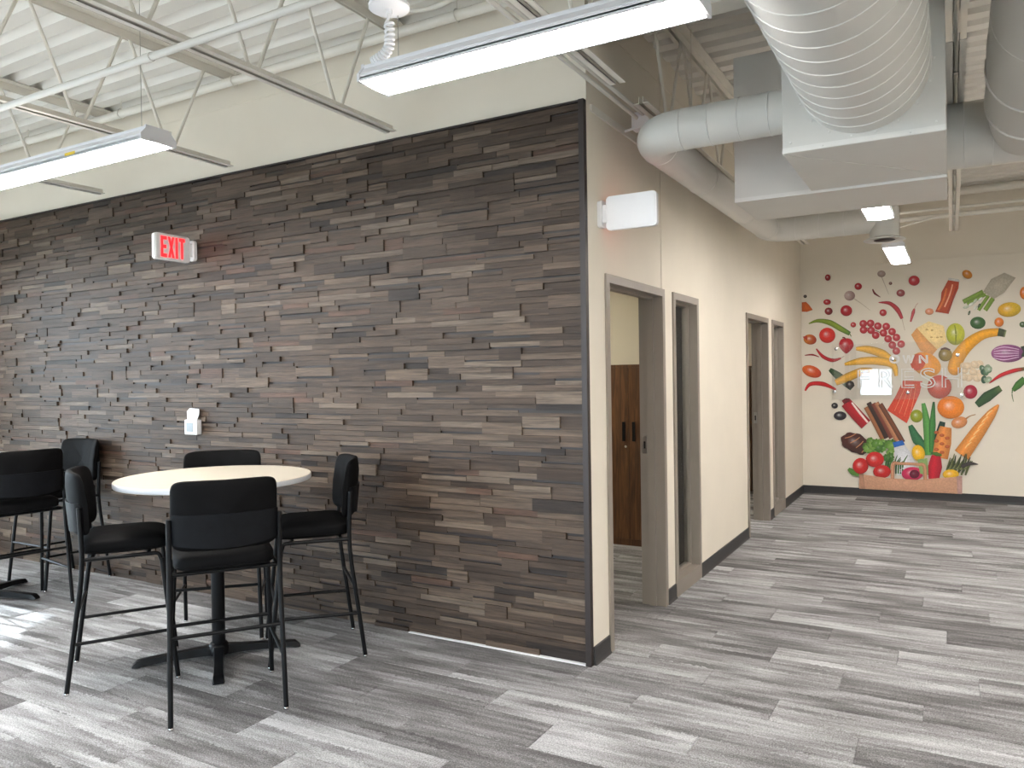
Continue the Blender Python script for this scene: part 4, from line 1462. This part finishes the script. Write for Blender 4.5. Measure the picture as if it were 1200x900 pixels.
poly(RC, 'printed_bottle_cap', [(486, 470), (556, 454), (574, 486), (498, 506)], (40, 104, 190))
for k in range(9):
    stroke(RC, 'printed_herb', [(430 + k * 16, 690), (440 + k * 15, 620), (448 + k * 16 + (k % 3) * 8, 560 + (k % 4) * 14)], [10, 12, 4], ((60, 110, 44), (40, 84, 36))[k % 2])
blob(RD, 'printed_yellow_pepper', 98, 545, 90, 116, (244, 190, 24), rot=-15)
blob(RC, 'printed_tomato', 262, 635, 110, 112, (206, 34, 30))
blob(RC, 'printed_tomato', 362, 590, 128, 108, (212, 40, 34))
blob(RC, 'printed_tomato', 412, 675, 124, 92, (206, 34, 30))
blob(RC, 'printed_dragon_fruit', 625, 690, 150, 96, (206, 44, 90))
blob(RC, 'printed_dragon_fruit_core', 640, 692, 70, 60, (110, 20, 50), hi=.1)
poly(RD, 'printed_cabbage', [(90, 590), (160, 580), (170, 700), (110, 690)], (150, 180, 110))
stroke(RD, 'printed_red_pepper', [(222, 560), (215, 640), (205, 735)], [60, 100, 70], (190, 22, 44), .7)
stroke(RD, 'printed_pepper_top', [(195, 545), (225, 552), (262, 560)], [12, 30, 12], (70, 110, 40))
random.seed(3)
for k in range(16):
    x = 285 + k * 9.5
    stroke(RD, 'printed_asparagus', [(x, 700 - (k % 3) * 20), (x + 22, 640), (x + 44 + random.uniform(-14, 14), 545 + random.uniform(0, 60))], [12, 18, 5], ((84, 90, 44), (54, 62, 34), (120, 124, 80))[k % 3])
stroke(RD, 'printed_asparagus', [(400, 640), (460, 618), (518, 624)], [26, 26, 4], (60, 50, 50))
blob(RD, 'printed_yellow_pepper', 325, 694, 114, 70, (240, 186, 30))
bp = [(1007, 555), (1040, 560), (1075, 562), (1127, 558), (1127, 578.6), (1075, 576), (1007, 572.3)]
RP = lambda p: wall_pt(*p)
poly(RP, 'printed_grocery_bag', bp, (206, 158, 128), [1, 1, 1, 1, .9, .9, .9])
poly(RP, 'printed_bag_side', [(1121, 558), (1127.5, 557.5), (1127.5, 578.7), (1122, 578.4)], (190, 150, 140))
poly(RP, 'printed_bag_side', [(1007, 555), (1012, 555.6), (1014, 572.6), (1008.5, 572.3)], (186, 140, 112))
stroke(RP, 'printed_bag_handle', [(1046, 561), (1047, 544), (1054, 543), (1075, 544), (1083, 546), (1084.5, 562)], [4.5, 4.5, 3.4, 3.4, 4.5, 4.5], (196, 142, 108), .85)

# ------------------------------------------------------------------ clear sign with raised letters over the mural
sx0, sz1 = wall_pt(975, 404)
sx1, sz0 = wall_pt(1132, 468)
sg = empty('acrylic_sign', ((sx0 + sx1) / 2, YF - .035, (sz0 + sz1) / 2), 0, 'clear acrylic sign with white outlined letters fixed over the mural', 'sign')
so = Vector(sg.location)
MB().box(sx0 - so.x, sx1 - so.x, 0, .008, sz0 - so.z, sz1 - so.z).build('clear_panel', M['acrylic'], sg)
for px2, py2 in ((980, 409), (1046, 421), (978, 459), (1064, 460), (1122, 416), (1127, 463)):
    x, z = wall_pt(px2, py2)
    MB().lathe([(.020, 0), (.022, .003), (.022, .012), (.016, .014)], 16).build('standoff', M['chrome'], sg, smooth=50)
    o = sg.children[-1]
    o.rotation_euler = (PI / 2, 0, 0)
    o.location = (x - so.x, 0, z - so.z)


def outlined(txt, px2, py_top, py_bot, wpx, bev, name):
    x0, z1 = wall_pt(px2, py_top)
    x1, z0 = wall_pt(px2 + wpx, py_bot)
    fc = bpy.data.curves.new(name, 'FONT')
    fc.body = txt
    fc.fill_mode = 'NONE'
    fc.bevel_depth = bev
    fc.bevel_resolution = 1
    fc.resolution_u = 4
    tmp = bpy.data.objects.new('tmp', fc)
    col.objects.link(tmp)
    dg = bpy.context.evaluated_depsgraph_get()
    fc.bevel_depth = 0
    fc.fill_mode = 'BOTH'
    dg.update()
    bb_ = tmp.evaluated_get(dg).to_mesh()
    xs = [v.co.x for v in bb_.vertices]
    ys = [v.co.y for v in bb_.vertices]
    bx0, bx1, by0, by1 = min(xs), max(xs), min(ys), max(ys)
    # boundary loops of the glyph -> thin raised outline tubes
    ev = {}
    for p in bb_.polygons:
        for ek in p.edge_keys:
            ev[ek] = ev.get(ek, 0) + 1
    sxk, syk = (x1 - x0) / (bx1 - bx0), (z1 - z0) / (by1 - by0)
    adj = {}
    for (a, b), n_ in ev.items():
        if n_ == 1:
            adj.setdefault(a, []).append(b)
            adj.setdefault(b, []).append(a)
    co_ = {i: ((bb_.vertices[i].co.x - bx0) * sxk + x0 - so.x, -.007, (bb_.vertices[i].co.y - by0) * syk + z0 - so.z) for i in adj}
    seen = set()
    mb = MB()
    for s_ in list(adj):
        if s_ in seen:
            continue
        loop, cur, prv = [], s_, None
        while cur not in seen:
            seen.add(cur)
            loop.append(co_[cur])
            nx = [k for k in adj[cur] if k != prv and k not in seen]
            prv = cur
            if not nx:
                break
            cur = nx[0]
        if len(loop) > 2:
            mb.tube(loop, bev, 5, closed=True)
    bpy.data.objects.remove(tmp)
    bpy.data.curves.remove(fc)
    return mb.build('letter', M['letters'], sg)


for ch, x_, w_ in (('F', 1006, 13), ('R', 1030, 17), ('E', 1057, 14.5), ('S', 1079, 17), ('H', 1104, 23)):
    k = (x_ - 1057) / 56
    outlined(ch, x_, 432.5 - 1.6 * k, 454 - .2 * k, w_, .0075, 'letter')
for ch, x_, w_, yy in (('O', 1043, 11, 416.5), ('W', 1058, 13.5, 416.5), ('N', 1077.5, 9.5, 416.5)):
    outlined(ch, x_, yy, yy + 9, w_, .0075, 'letter')
